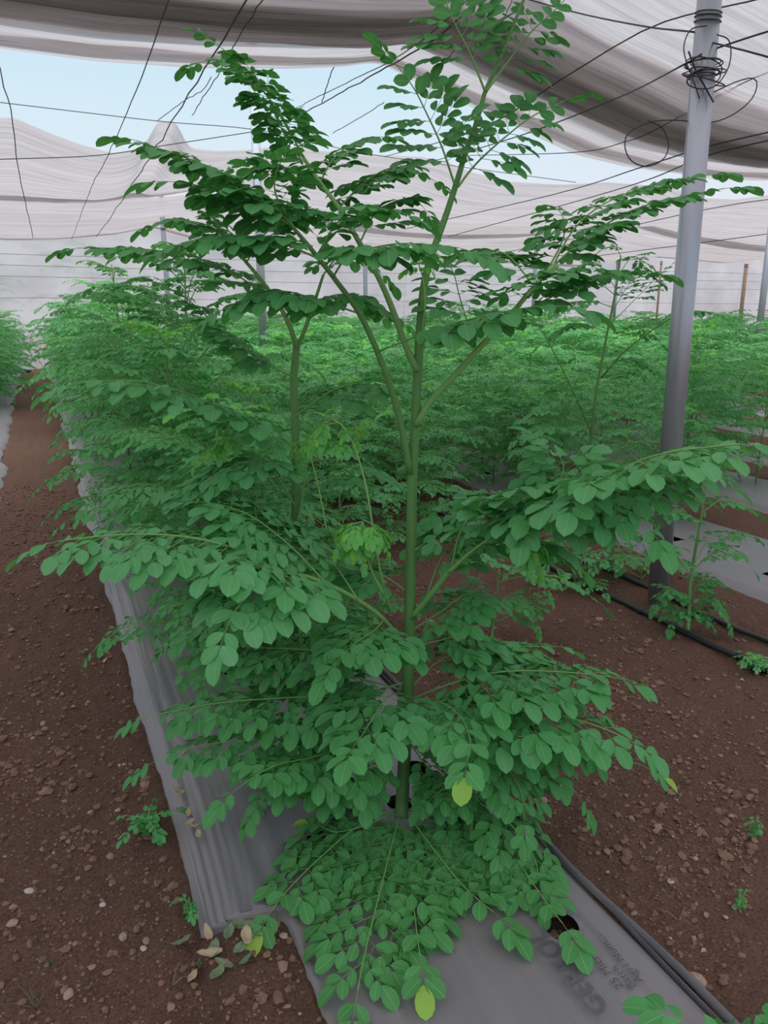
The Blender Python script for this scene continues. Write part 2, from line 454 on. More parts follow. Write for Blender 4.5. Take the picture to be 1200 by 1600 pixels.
# ------------------------------------------------------------------ mulch films
def film_mesh(x0, x1, y0, y1, nx, ystep, holes=(), rag=0.03, hero=False, seed=0):
    xs_ = np.linspace(0, 1, nx) ** (1.5 if hero else 1.0)
    ys_ = []
    y = y0
    while y < y1:
        ys_.append(y); y += ystep(y)
    ys_.append(y1)
    V, keep = [], {}
    for yy in ys_:
        l = x0 + rag * max(-0.4, 1.8 * fbm(seed, yy, 1.1, 3)) * (1 if yy > 5 else 0.25)
        r = x1 + rag * 1.8 * fbm(seed + 9.1, yy, 1.1, 3) * (1 if yy > 5 else 0.15)
        if hero and yy < 1.63:
            l = 0.36 + 0.015 * fbm(3.3, yy, 9, 2)
            l = l + 0.05 * (1.63 - yy)
        for u in xs_:
            x = l + (r - l) * u
            e = min(u, 1 - u) * (r - l)
            z = 0.032 * min(1, e / 0.10) ** 0.7 - 0.012 * max(0, 1 - e / 0.03)
            z += 0.010 * fbm(x + seed, yy, 1.3, 2) * min(1, e / .15)
            if hero:
                # long tension folds running beside the outer edge and meeting at the cut end
                d = x - 0.22
                conv = (d + 0.02) / (0.30 + 0.18 * max(0, yy - 1.6) ** 0.5) if yy > 1.6 else d / 0.5
                amp = 0.0065 * math.exp(-max(0, d - 0.02) / 0.09)
                z += amp * (2.2 * abs(noise.noise(Vector((conv * 16 + 0.3 * yy, yy * .55, 2)))) + 1.2 * abs(noise.noise(Vector((conv * 38, yy * .9, 7)))) - .5)
                amp2 = 0.005 * math.exp(-((yy - 1.55) / 0.35) ** 2) * max(0, min(1, (x - 0.3) / 0.1)) * math.exp(-max(0, x - 0.6) / 0.1)
                z += amp2 * math.sin((x - 0.40) / (0.05 + 0.12 * max(0, yy - 1.45)) * 7 + 3)
                # a shallow crease beside the print
                z += -0.006 * math.exp(-((x - 0.93 - 0.10 * (1.3 - yy)) / 0.014) ** 2) * (1 if yy < 1.75 else 0)
                z += -0.004 * math.exp(-((x - 1.10) / 0.008) ** 2) * (1 if yy < 1.6 else 0)
            else:
                z += 0.008 * math.exp(-e / 0.12) * math.sin(x * 90 + 5 * fbm(x, yy, 2, 2, seed))
            V.append([x, yy, z])
    V = np.array(V)
    ny = len(ys_)
    inside = np.zeros(len(V), bool)
    for (hx, hy, hr) in holes:
        dx, dy = V[:, 0] - hx, V[:, 1] - hy
        rr = np.hypot(dx, dy / 1.05)
        inside |= rr < hr * 0.72
        ring = (rr >= hr * 0.72) & (rr < hr * 1.25)
        k = hr / np.maximum(rr[ring], 1e-6)
        V[ring, 0] = hx + dx[ring] * k; V[ring, 1] = hy + dy[ring] * k
        V[ring, 2] += 0.003
    Fs = []
    for j in range(ny - 1):
        for i in range(nx - 1):
            q = (j * nx + i, j * nx + i + 1, (j + 1) * nx + i + 1, (j + 1) * nx + i)
            if not any(inside[k] for k in q): Fs.append(q)
    g = Geo(); g.add(V, Fs)
    return g

HOLES = [(1.04, 1.27, .045), (0.62, 1.82, .05), (1.01, 2.02, .045), (0.60, 2.21, .05), (0.885, 1.875, .04), (1.05, 1.68, .04),
         (0.62, 3.0, .05), (1.0, 2.75, .05), (0.8, 3.6, .05), (.75, 4.4, .05)]
root = empty('mulch_film', (0.72, 1.0, 0), 'grey plastic mulch film over the front bed under the tallest plant', 'mulch film')
O0 = (0.72, 1.0, 0)
film_mesh(0.22, 1.22, 0.3, 23.2, 120, lambda y: 0.012 if y < 3.2 else 0.02 * (y / 3.2) ** 1.5, HOLES, 0.09, True, 1.7).build('film_sheet', [FILM], root, O0)
g = Geo()
for k, (xo, wd, zz) in enumerate(((1.224, 0.010, 0.024), (1.206, 0.003, 0.020))):
    pts = [(xo + 0.008 * fbm(k * 3.1, yy, 1.5, 2) + (0.02 if k == 0 else 0) * math.exp(-((yy - 1.5) / .3) ** 2) * -1, yy, zz + 0.006 * fbm(k * 5.7, yy, 2.5, 2)) for yy in np.arange(0.4, 4.2, 0.05)]
    p = np.array(pts)
    vv, ff = [], []
    prof = [(-wd, -0.008), (-wd * .7, 0.002), (0, 0.006), (wd * .7, 0.003), (wd, -0.016)]
    for q in p:
        for (a, b) in prof: vv.append((q[0] + a, q[1], q[2] + b))
    n5 = len(prof)
    for i in range(len(p) - 1):
        for j in range(n5 - 1):
            ff.append((i * n5 + j, i * n5 + j + 1, (i + 1) * n5 + j + 1, (i + 1) * n5 + j))
    g.add(vv, ff)
o = g.build('rolled_edge', [FILM_EDGE], root, O0); tag(o, 'dark glossy rolled edge of the film')
for k, (hx, hy, hr) in enumerate(HOLES[:4]):
    g = Geo()
    for q in range(60):
        a = random.random() * 6.28; rr = hr * random.random() ** .5 * .95
        r = random.uniform(.003, .008)
        v = ico_v * RNG.uniform(.6, 1.3, (12, 1)) * np.array([r * random.choice([1, 1, 2.2]), r, r * .7])
        g.add(v + np.array([hx + rr * math.cos(a), hy + rr * math.sin(a), soil_z(hx, hy) + 0.006]), ICO_F, random.choice([0.1, .2, .5, .9]))
    o = g.build('planting_hole_litter', [CLOD], root, O0, smooth=False); tag(o, 'dark crumbs of soil and dry litter in the planting hole', kind='stuff')
# worn print on the film
def text_part(body, x, y, size, parent, sx=1.0):
    cu = bpy.data.curves.new('txt', 'FONT')
    cu.body = body; cu.size = size; cu.space_character = 1.05
    t = bpy.data.objects.new('txt', cu); C.objects.link(t)
    bpy.context.view_layer.update()
    me = bpy.data.meshes.new_from_object(t.evaluated_get(bpy.context.evaluated_depsgraph_get()))
    bpy.data.objects.remove(t)
    me.name = 'printed_lettering'
    me.materials.clear(); me.materials.append(PRINT)
    o = bpy.data.objects.new('printed_lettering', me); C.objects.link(o)
    o.parent = parent
    co = np.array([v.co[:] for v in me.vertices])
    R = np.stack([x - co[:, 1], y + co[:, 0] * sx, np.full(len(co), 0.0)], 1)
    for v, q in zip(me.vertices, R):
        v.co = (q[0] - O0[0], q[1] - O0[1], 0.0405)
    return o
text_part('GERKOL', 0.995, 1.03, .070, root, 0.9).data.materials[0] = PRINT2
text_part('25 Micron NM', 1.060, 1.06, .030, root)
text_part('Batch', 1.085, 1.05, .028, root)
text_part('Agri Num....', 1.112, 1.055, .030, root)

lf = film_mesh(-1.42, -0.42, 5.0, 23.2, 40, lambda y: 0.05 if y < 9 else 0.1, [], 0.09, False, 4.1)
root = empty('mulch_film', (-0.92, 6, 0), 'pale mulch film over the bed beyond the soil path', 'mulch film')
lf.build('film_sheet', [FILM], root, (-0.92, 6, 0))
ORD = ['first', 'second', 'third', 'fourth', 'fifth', 'sixth', 'seventh', 'eighth', 'ninth', 'tenth', 'eleventh', 'twelfth', 'thirteenth', 'fourteenth', 'fifteenth', 'sixteenth',
       'seventeenth', 'eighteenth', 'nineteenth', 'twentieth', 'twenty-first', 'twenty-second', 'twenty-third', 'twenty-fourth', 'twenty-fifth', 'twenty-sixth', 'twenty-seventh', 'twenty-eighth', 'twenty-ninth', 'thirtieth',
       'thirty-first', 'thirty-second', 'thirty-third', 'thirty-fourth', 'thirty-fifth', 'thirty-sixth']
for i, (a, b) in enumerate(BEDS[2:11]):
    ya = max(1.6, a / 1.3 - 1)
    fm = film_mesh(a, b, ya, 23.2, 30, lambda y: 0.05 if y < 8 else 0.14, [(a + .35, yy, .05) for yy in np.arange(ya + .5, 8, 0.8)] if i < 2 else [], 0.06, False, 6.1 + i)
    root = empty('mulch_film', (a + .5, ya, 0), f'grey mulch film over the {ORD[i]} bed beyond the thick steel post', 'mulch film')
    fm.build('film_sheet', [FILM], root, (a + .5, ya, 0))
# a torn strip of film between the two rows
for (px, py, sx_, sy_, lab) in ((592, 772, .16, .3, 'torn scrap of pale mulch film on red soil behind the tallest trunk'), (690, 690, .3, .35, 'pale mulch film scrap lying among the plants right of the trunk')):
    p = gnd(px, py)
    fm = film_mesh(p[0] - sx_, p[0] + sx_, p[1] - sy_, p[1] + sy_, 14, lambda y: 0.05, [], 0.25, False, p[0])
    o = fm.build('film_scrap', [FILM], None, (p[0], p[1], 0)); o.location = (p[0], p[1], 0.012); tag(o, lab, 'plastic scrap')

# ------------------------------------------------------------------ walls, posts, nets, wires
g = Geo()
nx_, nz_ = 180, 24
V = []
for j in range(nz_):
    for i in range(nx_):
        x = -14 + 50 * i / (nx_ - 1); z = -0.05 + 4.15 * j / (nz_ - 1)
        V.append((x, WALL_Y + 0.05 * fbm(x, z, 0.8, 3) + 0.015 * math.sin(x * 5 + 2 * fbm(x, z, .5, 2)), z))
Fs = [(j * nx_ + i, j * nx_ + i + 1, (j + 1) * nx_ + i + 1, (j + 1) * nx_ + i) for j in range(nz_ - 1) for i in range(nx_ - 1)]
g.add(V, Fs)
tag(g.build('wall_back', [WALLM]), 'white translucent sheet wall closing the far end of the shade house', kind='structure')
# horizontal wires stretched along the back wall
for k, z in enumerate((0.75, 1.9, 2.45, 2.75, 3.05)):
    g = Geo(); tube(g, [(x, WALL_Y - 0.10, z + 0.02 * math.sin(x * .4 + k)) for x in np.linspace(-14, 36, 60)], [0.006], 4)
    o = g.build('wall_wire', [STRING])
    tag(o, f'{ORD[k]} horizontal wire from the ground stretched along the white back wall', 'wire', 'wires of the back wall')

def post(name, x, y, r, h, mat, label, lean=(0, 0)):
    root = empty(name, (x, y, 0), label, 'post')
    g = Geo()
    tube(g, [(0, 0, -0.1), (lean[0] * .5, lean[1] * .5, h * .5), (lean[0], lean[1], h)], [r], 28)
    g.build('pole', [mat], root)
    g = Geo()
    tube(g, [(lean[0], lean[1], h - .01), (lean[0], lean[1], h + .02)], [r * 1.06], 20)
    g.build('end_cap', [mat], root)
    g = Geo()
    zc = 2.75 if y < 5 else 3.3
    for dz in (0, 0.02, .035):
        th = np.linspace(0, 2 * math.pi, 20)
        tube(g, np.stack([(r + .004) * np.cos(th) + lean[0] * zc / h, (r + .004) * np.sin(th) + lean[1] * zc / h, zc + dz + 0.008 * np.sin(th)], 1), [.003], 4)
    g.build('wire_tie', [WIRE], root)
    return root
PX, PY = gnd(1027, 945)[:2]
top = atD(1112, -40, dist((PX, PY, 0)))
post('metal_post', PX, PY, 0.052, top[2], STEEL, 'thick shiny galvanised steel post wrapped with coiled wire', (top[0] - PX, top[1] - PY))
post('metal_post', 2.88, 10.6, 0.055, 4.8, STEEL, 'galvanised post rising behind the tall plants under the first net')
post('metal_post', 2.85, 18.5, 0.055, 4.0, STEEL, 'slim grey post under the net edge close to the back wall on the path side')
post('metal_post', 12.35, 10.6, 0.06, 4.0, STEEL, 'grey post in the crop beside the thick steel post at the picture edge')
post('metal_post', 7.7, 18.5, 0.055, 3.9, STEEL, 'grey post seen faintly behind the trunk of the tallest plant')
post('metal_post', 12.75, 18.5, 0.055, 3.9, STEEL, 'grey post in the crop before the back wall right of the tallest plant')
post('metal_post', 17.6, 20.9, 0.055, 3.9, STEEL, 'grey post before the back wall behind the slender second-bed plant')
post('metal_post', 26.3, 23.55, 0.075, 3.4, RUST, 'rusty brown post against the white back wall near its top corner')
post('metal_post', 21.9, 23.55, 0.04, 3.4, RUST, 'thin rusty rod against the white back wall beside the thick post')

def interp_edge(pts, X):
    p = np.array(pts)
    o = np.argsort(p[:, 0]); p = p[o]
    # smooth piecewise (cosine-free monotone) interpolation of the hanging edge
    xq = np.interp(X, p[:, 0], p[:, 2])
    return xq
def smooth1(a, k):
    ker = np.hanning(2 * k + 3)[1:-1]; ker /= ker.sum()
    return np.convolve(np.pad(a, k, mode='edge'), ker, 'valid')

def net(near, far, yn, yf, xr, label, seed, profile, nx=240, rip=0.02, smooth_k=1):
    X = np.linspace(xr[0], xr[1], nx)
    zn = smooth1(interp_edge(near, X), smooth_k); zf = smooth1(interp_edge(far, X), smooth_k)
    root = empty('shade_net', (float(np.mean(xr)), yn, 4.0), label, 'shade net')
    O = (float(np.mean(xr)), yn, 4.0)
    # profile: list of (v, dz, part) with v the fraction from near to far edge; it may fold back on itself
    def sheet(prof, name, sub, lab=None):
        pv = np.array([q[0] for q in prof]); pz = np.array([q[1] for q in prof])
        s = np.linspace(0, len(prof) - 1, sub)
        v = np.interp(s, range(len(prof)), pv); dz = np.interp(s, range(len(prof)), pz)
        V = []
        for k in range(sub):
            y0 = yn + (yf - yn) * v[k]
            wob = np.array([(0.10 if name == 'net_cloth' else 0.24) * fbm(x * .3 + (0 if name == 'net_cloth' else prof[0][0] * 50), v[k] * 3 + k * .002, 1, 2, seed) for x in X])
            zz = zn + (zf - zn) * v[k]
            sag = -0.10 * math.sin(math.pi * min(1, max(0, v[k])))
            hang = np.clip((zn.max() - zz) * 0.5, 0.25, 1.2)
            rp = np.array([rip * fbm(x * 0.12, (y0 + 0.3 * noise.noise(Vector((x * .3, y0, seed)))) * 6.5, 1, 3, seed) * 2 for x in X])
            V.append(np.stack([X, y0 + wob * (1 if 0.02 < v[k] < 0.98 else 0.3), zz + sag + dz[k] * hang / 0.6 + rp], 1))
        V = np.vstack(V)
        Fs = [(j * nx + i, j * nx + i + 1, (j + 1) * nx + i + 1, (j + 1) * nx + i) for j in range(sub - 1) for i in range(nx - 1)]
        g = Geo(); g.add(V, Fs)
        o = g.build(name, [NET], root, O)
        if lab: tag(o, lab)
    sheet(profile['main'], 'net_cloth', profile.get('n', 110))
    for i, h in enumerate(profile.get('hems', [])):
        sheet(h, 'gathered_hem', 26, 'darker gathered folds along the hanging edge')
    return root

E1 = [(0, 75), (150, 95), (300, 105), (450, 108), (530, 106), (572, 101), (588, 101), (605, 108), (640, 126), (700, 153), (800, 195), (900, 240), (1000, 262), (1100, 276), (1200, 280)]
far1 = [atY(*p, 7.2) for p in E1]
far1 = [(-12, 0, 3.6), (-8, 0, 3.4), (-4, 0, 3.9), (-2, 0, 3.55)] + far1 + [(9.5, 0, 3.3), (11, 0, 3.8), (13, 0, 3.2), (16, 0, 3.5), (24, 0, 3.5)]
near1 = [(x, 0, z + 0.05) for x, _, z in [(-12, 0, 3.9), (-4, 0, 4.1), (-1.5, 0, 3.85), (1, 0, 3.82), (2.8, 0, 3.88), (3.25, 0, 4.0), (3.5, 0, 4.3), (3.7, 0, 4.02), (4.2, 0, 3.86), (6, 0, 3.75), (9, 0, 3.6), (11, 0, 4.0), (24, 0, 4.0)]]
prof1 = {'n': 170, 'main': [(0, 0), (.1, 0), (.2, .02), (.3, 0), (.4, .02), (.5, 0), (.6, .01), (.68, -.01), (.76, .03), (.82, -.05), (.87, 0.0), (.91, -.07), (.95, -.02), (1.0, -.02)],
         'hems': [[(.79, .05), (.83, -.02), (.87, .03), (.905, -.03), (.925, .0)], [(.83, .03), (.865, -.04), (.89, .02), (.915, -.05)], [(.855, 0.04), (.88, -.05), (.90, .0)],
                  [(.96, .01), (.975, -.02), (.99, .0)]]}
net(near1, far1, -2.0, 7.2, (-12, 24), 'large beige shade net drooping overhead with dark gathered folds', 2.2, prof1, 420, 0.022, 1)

E2n = [(0, 183), (20, 184), (45, 195), (90, 215), (125, 228), (180, 241), (212, 234), (232, 220), (240, 203), (246, 189), (276, 191), (283, 206), (290, 225), (300, 234), (340, 238), (400, 234), (440, 229), (500, 236), (560, 240), (600, 242),
       (660, 245), (700, 253), (740, 272), (800, 285), (880, 288), (950, 285), (1050, 292), (1090, 310), (1150, 312), (1200, 306)]
near2 = [(-12, 0, 3.8), (-6, 0, 3.5), (-3, 0, 3.9), (-1.5, 0, 3.55)] + [atY(*p, 10.8) for p in E2n] + [(13.5, 0, 3.6), (16, 0, 3.9), (19, 0, 3.5), (26, 0, 3.7)]
E2f = [(0, 313), (80, 316), (150, 315), (230, 308), (290, 299), (325, 291), (360, 312), (400, 328), (450, 343), (520, 357), (600, 367), (660, 372), (720, 373), (790, 371), (860, 364), (930, 359), (990, 355), (1030, 368), (1070, 378), (1130, 389), (1200, 394)]
far2 = [(-12, 0, 3.4), (-6, 0, 3.3), (-3, 0, 3.7), (-1.2, 0, 3.4)] + [atY(*p, 15.3) for p in E2f] + [(20, 0, 3.1), (23, 0, 3.5), (30, 0, 3.3)]
prof2 = {'n': 70, 'main': [(0, 0.0), (.12, -.03), (.25, .01), (.4, 0), (.55, .015), (.7, 0), (.8, -.03), (.88, .02), (.93, -.05), (1, -.03)],
         'hems': [[(0.86, .03), (.91, -.03), (.94, .03), (.975, -.02)]]}
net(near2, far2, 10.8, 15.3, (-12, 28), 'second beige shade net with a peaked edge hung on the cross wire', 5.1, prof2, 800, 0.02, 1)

near3 = [(x, 0, z) for x, z in [(-12, 3.6), (-4, 3.5), (0, 3.55), (2, 3.62), (3.2, 3.8), (5, 3.55), (9, 3.4), (12, 3.6), (14.0, 3.75), (16, 3.5), (20, 3.35), (24, 3.6), (32, 3.4)]]
E3f = [(0, 377), (90, 376), (180, 367), (215, 359), (237, 355), (270, 366), (320, 380), (400, 392), (520, 402), (640, 408), (760, 412), (830, 414), (890, 417), (950, 409), (1000, 400), (1060, 405), (1120, 412), (1175, 402)]
far3 = [(-12, 0, 3.2), (-4, 0, 3.3), (-2, 0, 3.5)] + [atY(*p, 21.0) for p in E3f] + [(25.5, 0, 3.2), (32, 0, 3.1)]
prof3 = {'n': 50, 'main': [(0, 0), (.15, -.02), (.3, .01), (.5, 0), (.7, .01), (.85, -.02), (.93, .02), (1, -.03)], 'hems': [[(.88, .02), (.93, -.02), (.97, .02)]]}
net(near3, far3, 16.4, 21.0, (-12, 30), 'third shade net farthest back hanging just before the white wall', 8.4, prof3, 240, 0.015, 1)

def wire(name, pts, r, mat, label, wob=0.0, n=40, group=None):
    p = smooth_path(pts, n)
    if wob:
        for i in range(1, n - 1):
            p[i] += np.array([noise.noise(Vector((i * .6, r * 900, len(label)))), 0, noise.noise(Vector((i * .55, 5, len(label))))]) * wob
    g = Geo(); tube(g, p - p[0], [r], 5)
    o = g.build(name, [mat]); o.location = p[0]
    return tag(o, label, 'wire', group)
def PW(*a): return [atY(*q) for q in a]
wire('support_wire', [gnd(340, -160, 3.3), gnd(265, 0, 3.3), gnd(225, 110, 3.32), gnd(175, 230, 3.34), gnd(140, 300, 3.3), gnd(112, 375, 3.2)], .0045, WIRE, 'dark kinked wire crossing the sky gap farthest to the path side', .02)
wire('support_wire', [gnd(480, -150, 3.35), gnd(385, 0, 3.35), gnd(265, 195, 3.4), gnd(200, 300, 3.35), gnd(150, 370, 3.2)], .006, WIRE, 'dark wire running down to the narrow net peak', .03)
wire('support_wire', [gnd(500, -150, 3.35), gnd(410, 0, 3.35), gnd(372, 62, 3.35), gnd(340, 118, 3.4), gnd(300, 180, 3.4)], .004, WIRE, 'thin dark wire beside the wire to the net peak', .02)
wire('support_wire', [gnd(800, -60, 3.5), gnd(705, 40, 3.5), gnd(640, 85, 3.5), gnd(505, 160, 3.6), gnd(420, 205, 3.7)], .006, WIRE, 'dark wire carrying the fold of the overhead net', .01)
wire('support_wire', [gnd(790, -60, 3.52), gnd(690, 38, 3.52), gnd(620, 90, 3.52), gnd(520, 140, 3.6), gnd(430, 185, 3.7)], .004, WIRE, 'second thin wire beside the fold of the overhead net', .01)
wire('support_wire', PW((0, 160, 10.7), (150, 178, 10.7), (265, 191, 10.65), (408, 204, 10.6), (560, 238, 10.6), (700, 258, 10.6), (900, 285, 10.6)), .0055, STRING, 'straight cross wire from the far post to the path side above the second net')
wire('support_wire', PW((0, 249, 10.7), (150, 243, 10.7), (265, 226, 10.65), (408, 204, 10.6)), .0055, WIRE, 'cross wire sagging from the far post down across the second net')
wire('support_wire', PW((1245, -18, 3.0), (1180, 0, 3.6), (1020, 41, 4.6), (880, 122, 5.2), (745, 203, 6.2), (600, 245, 10.6)), .005, WIRE, 'dark wire slanting under the overhead net above all others')
wire('support_wire', PW((1245, 35, 2.7), (1110, 78, 2.9), (1070, 100, 2.95), (960, 155, 4.5), (800, 216, 6.0), (640, 262, 9.5)), .0045, WIRE, 'dark wire from the coiled post down towards the tall trunk')
wire('support_wire', PW((760, -20, 5.5), (890, 17, 4.6), (1000, 40, 3.6), (1085, 50, 2.95)), .0045, WIRE, 'dark wire from the overhead net to the top of the thick post')
wire('support_wire', PW((1110, 66, 2.9), (1160, 78, 2.6), (1240, 100, 2.4)), .004, WIRE, 'short dark wire leaving the thick post towards the outer side')
wire('support_wire', PW((1230, 200, 4.5), (1105, 229, 5.2), (1000, 262, 6.5), (860, 305, 9), (632, 358, 14)), .006, WIRE, 'thin wire sloping from the outer side across the second net')
wire('support_wire', PW((1230, 213, 4.5), (1105, 243, 5.2), (1000, 285, 7), (860, 326, 10), (700, 370, 14)), .006, WIRE, 'lower thin wire sloping across the second net beside its twin')
wire('support_wire', PW((1245, 92, 4.5), (1130, 145, 5.2), (1020, 205, 6.0), (975, 222, 6.3), (900, 238, 6.6), (730, 243, 8.5)), .004, WIRE, 'fine wire passing behind the thick post below its coil')
wire('support_wire', PW((1240, 306, 9), (1105, 327, 10.5), (900, 372, 14), (760, 400, 18)), .007, WIRE, 'fine wire across the third net behind the thick post')
wire('support_wire', PW((1240, 360, 12), (1105, 378, 13), (900, 404, 18)), .008, WIRE, 'lowest fine wire across the third net')
wire('hanging_string', PW((0, 105, 9), (3, 125, 9), (18, 175, 10), (24, 230, 11), (34, 290, 13), (52, 372, 18)), .006, STRING, 'thin crinkled string hanging at the outer path side of the sky gap', .012, 26)
wire('hanging_string', PW((330, 120, 9.5), (318, 140, 10), (284, 160, 10.5), (245, 190, 10.7)), .005, STRING, 'curled grey string beside the narrow net peak', .012, 26)
wire('hanging_string', PW((600, 160, 9), (560, 185, 10), (520, 208, 10.4)), .005, STRING, 'grey string hanging in the sky beside the tall trunk', .012, 26)
wire('hanging_string', PW((522, 102, 7.3), (512, 130, 7.6), (503, 160, 8)), .005, STRING, 'short string hanging from the hem of the overhead net', .01, 20)
wire('hanging_string', PW((800, 0, 4.9), (785, 30, 5.0), (740, 60, 5.2), (725, 65, 5.2), (700, 90, 5.5)), .003, STRING, 'wavy string dangling below the overhead net beside the trunk tip', .012, 26)

# coil of wire around the thick post
root = empty('wire_coil', (PX, PY, 2.6), 'tangled coil of dark wire wound around the thick steel post', 'wire coil')
dP = dist((PX, PY, 0))
axis_at = lambda z: np.array([PX, PY, 0]) + (np.array([top[0] - PX, top[1] - PY, 0])) * z / top[2] + Z * z
zc = atD(1105, 100, dP)[2]
random.seed(11)
for k in range(9):
    zz = zc + random.uniform(-.07, .06); rr = 0.058 + random.uniform(0.0, .035); tilt = random.uniform(-.4, .4); ph = random.random() * 6
    th = np.linspace(0, 2 * math.pi, 40)
    off = RT * random.uniform(-.012, .012)
    c = axis_at(zz) + off
    p = c + rr * np.cos(th)[:, None] * RT + rr * np.sin(th)[:, None] * HD + (tilt * rr * np.cos(th + ph))[:, None] * Z
    g = Geo(); tube(g, p, [.0028], 5); g.build('wire_turn', [WIRE], root, (PX, PY, 2.6))
def loop(pts, r=.0028):
    g = Geo(); tube(g, smooth_path(pts, 60), [r], 5); g.build('wire_turn', [WIRE], root, (PX, PY, 2.6))
f = dP - .06
loop([atD(1105, 40, f), atD(1080, 46, f), atD(1069, 70, f), atD(1072, 95, f), atD(1085, 130, f), atD(1095, 160, f + .02)])
loop([atD(1120, 54, f), atD(1138, 62, f), atD(1142, 85, f), atD(1136, 110, f), atD(1118, 134, f), atD(1095, 139, f), atD(1076, 133, f), atD(1074, 124, f), atD(1086, 115, f)])
loop([atD(1076, 80, f), atD(1085, 105, f), atD(1100, 133, f), atD(1115, 160, f)], .004)
loop([atD(1113, 145, dP), atD(1150, 128, dP), atD(1176, 122, dP), atD(1183, 133, dP), atD(1172, 158, dP), atD(1140, 182, dP), atD(1105, 192, dP), atD(1060, 188, dP), atD(1020, 190, dP), atD(985, 205, dP), atD(976, 225, dP), atD(985, 250, dP),
      atD(1010, 260, dP), atD(1035, 250, dP), atD(1045, 228, dP), atD(1035, 200, dP), atD(1012, 188, dP)])

# drip pipes
def pipe(x, ya, yb, r, label):
    root = empty('drip_pipe', (x, ya, r), label, 'pipe')
    ys_ = np.arange(ya, yb, 0.12)
    p = np.array([(x + 0.03 * fbm(x * 7, yy, .8, 2), yy, soil_z(x, yy) * .6 + r + .004) for yy in ys_])
    g = Geo(); tube(g, p, [r], 10); g.build('pipe_tube', [PIPE], root, (x, ya, r))
    for yy in np.arange(ya + .35, min(yb, 7), .9):
        q = p[int((yy - ya) / .12)]
        g = Geo(); tube(g, [q + (0, -.012, 0), q + (0, .012, 0)], [r * 1.25], 10); g.build('drip_emitter', [PIPE], root, (x, ya, r))
pipe(2.715, 0.8, 16, .015, 'black irrigation pipe on the soil before the thick post')
pipe(2.985, 0.8, 16, .012, 'thinner black irrigation pipe behind the thick post beside the next bed')
# teal bundle at the path end
p = gnd(32, 580)
g = Geo()
for k in range(7):
    v = ico_v * RNG.uniform(.7, 1.3, (12, 1)) * np.array([.16, .12, .06])
    g.add(v + np.array([p[0] + random.uniform(-.28, .28), p[1] - .5 + random.uniform(-.1, .1), .05]), ICO_F)
o = g.build('cloth_bundle', [TEAL]); sm = o.modifiers.new('s', 'SUBSURF'); sm.levels = 1; sm.render_levels = 1
tag(o, 'small teal cloth heap at the far end of the soil path', 'cloth')

# ------------------------------------------------------------------ leaves
# leaflet templates: x along, y across (half width 1), z up ; u across, v along
T_HI = [[0, 0, 0]]
for x_, w_, zs, zm in ((.10, .40, .03, .0), (.28, .80, .06, -.01), (.50, 1.0, .07, -.02), (.72, .95, .03, -.05), (.90, .62, -.04, -.09)):
    T_HI += [[x_, -w_, zs], [x_, 0, zm], [x_, w_, zs]]
T_HI = np.array(T_HI + [[1, 0, -.12]])
F_HI = [(0, 2, 1), (0, 3, 2), (13, 14, 16), (14, 15, 16)]
for r_ in range(4):
    a_ = 1 + r_ * 3
    F_HI += [(a_, a_ + 1, a_ + 4, a_ + 3), (a_ + 1, a_ + 2, a_ + 5, a_ + 4)]
T_LO = np.array([[0, 0, 0], [.5, -1, .06], [.5, 1, .06], [1, 0, -.1], [.86, -.6, -.02], [.86, .6, -.02]])
F_LO = [(0, 2, 5, 3), (0, 3, 4, 1)]
T_FAR = np.array([[0, 0, 0], [.6, -1, .03], [1, 0, -.1], [.6, 1, .03]])
F_FAR = [(0, 3, 2, 1)]

class Leaflets:
    """frames of leaflets, turned into geometry in one go"""
    def __init__(s, lod): s.a = []; s.lod = lod
    def put(s, o, d, n, l, w, t): s.a.append((o, d, n, l, w, t))
    def into(s, g):
        if not s.a: return g
        T, Fm = {0: (T_HI, F_HI), 1: (T_LO, F_LO), 2: (T_FAR, F_FAR)}[s.lod]
        O = np.array([x[0] for x in s.a]); D = np.array([x[1] for x in s.a]); Nn = np.array([x[2] for x in s.a])
        L = np.array([x[3] for x in s.a])[:, None, None]; W = np.array([x[4] for x in s.a])[:, None, None]
        D /= np.linalg.norm(D, axis=1)[:, None]
        B = np.cross(Nn, D); B /= np.maximum(np.linalg.norm(B, axis=1)[:, None], 1e-9)
        Nn = np.cross(D, B)
        V = O[:, None] + L * T[None, :, 0, None] * D[:, None] + W * T[None, :, 1, None] * B[:, None] + L * T[None, :, 2, None] * Nn[:, None]
        k = len(T)
        faces = []
        for i in range(len(O)):
            b = i * k
            faces.extend([tuple(b + j for j in f) for f in Fm])
        uv = np.tile(np.stack([T[:, 1], T[:, 0], np.full(k, 1.0 if s.lod == 0 else 0.0)], 1), (len(O), 1))
        g.add(V.reshape(-1, 3), faces, np.repeat([x[5] for x in s.a], k), uv)
        return g

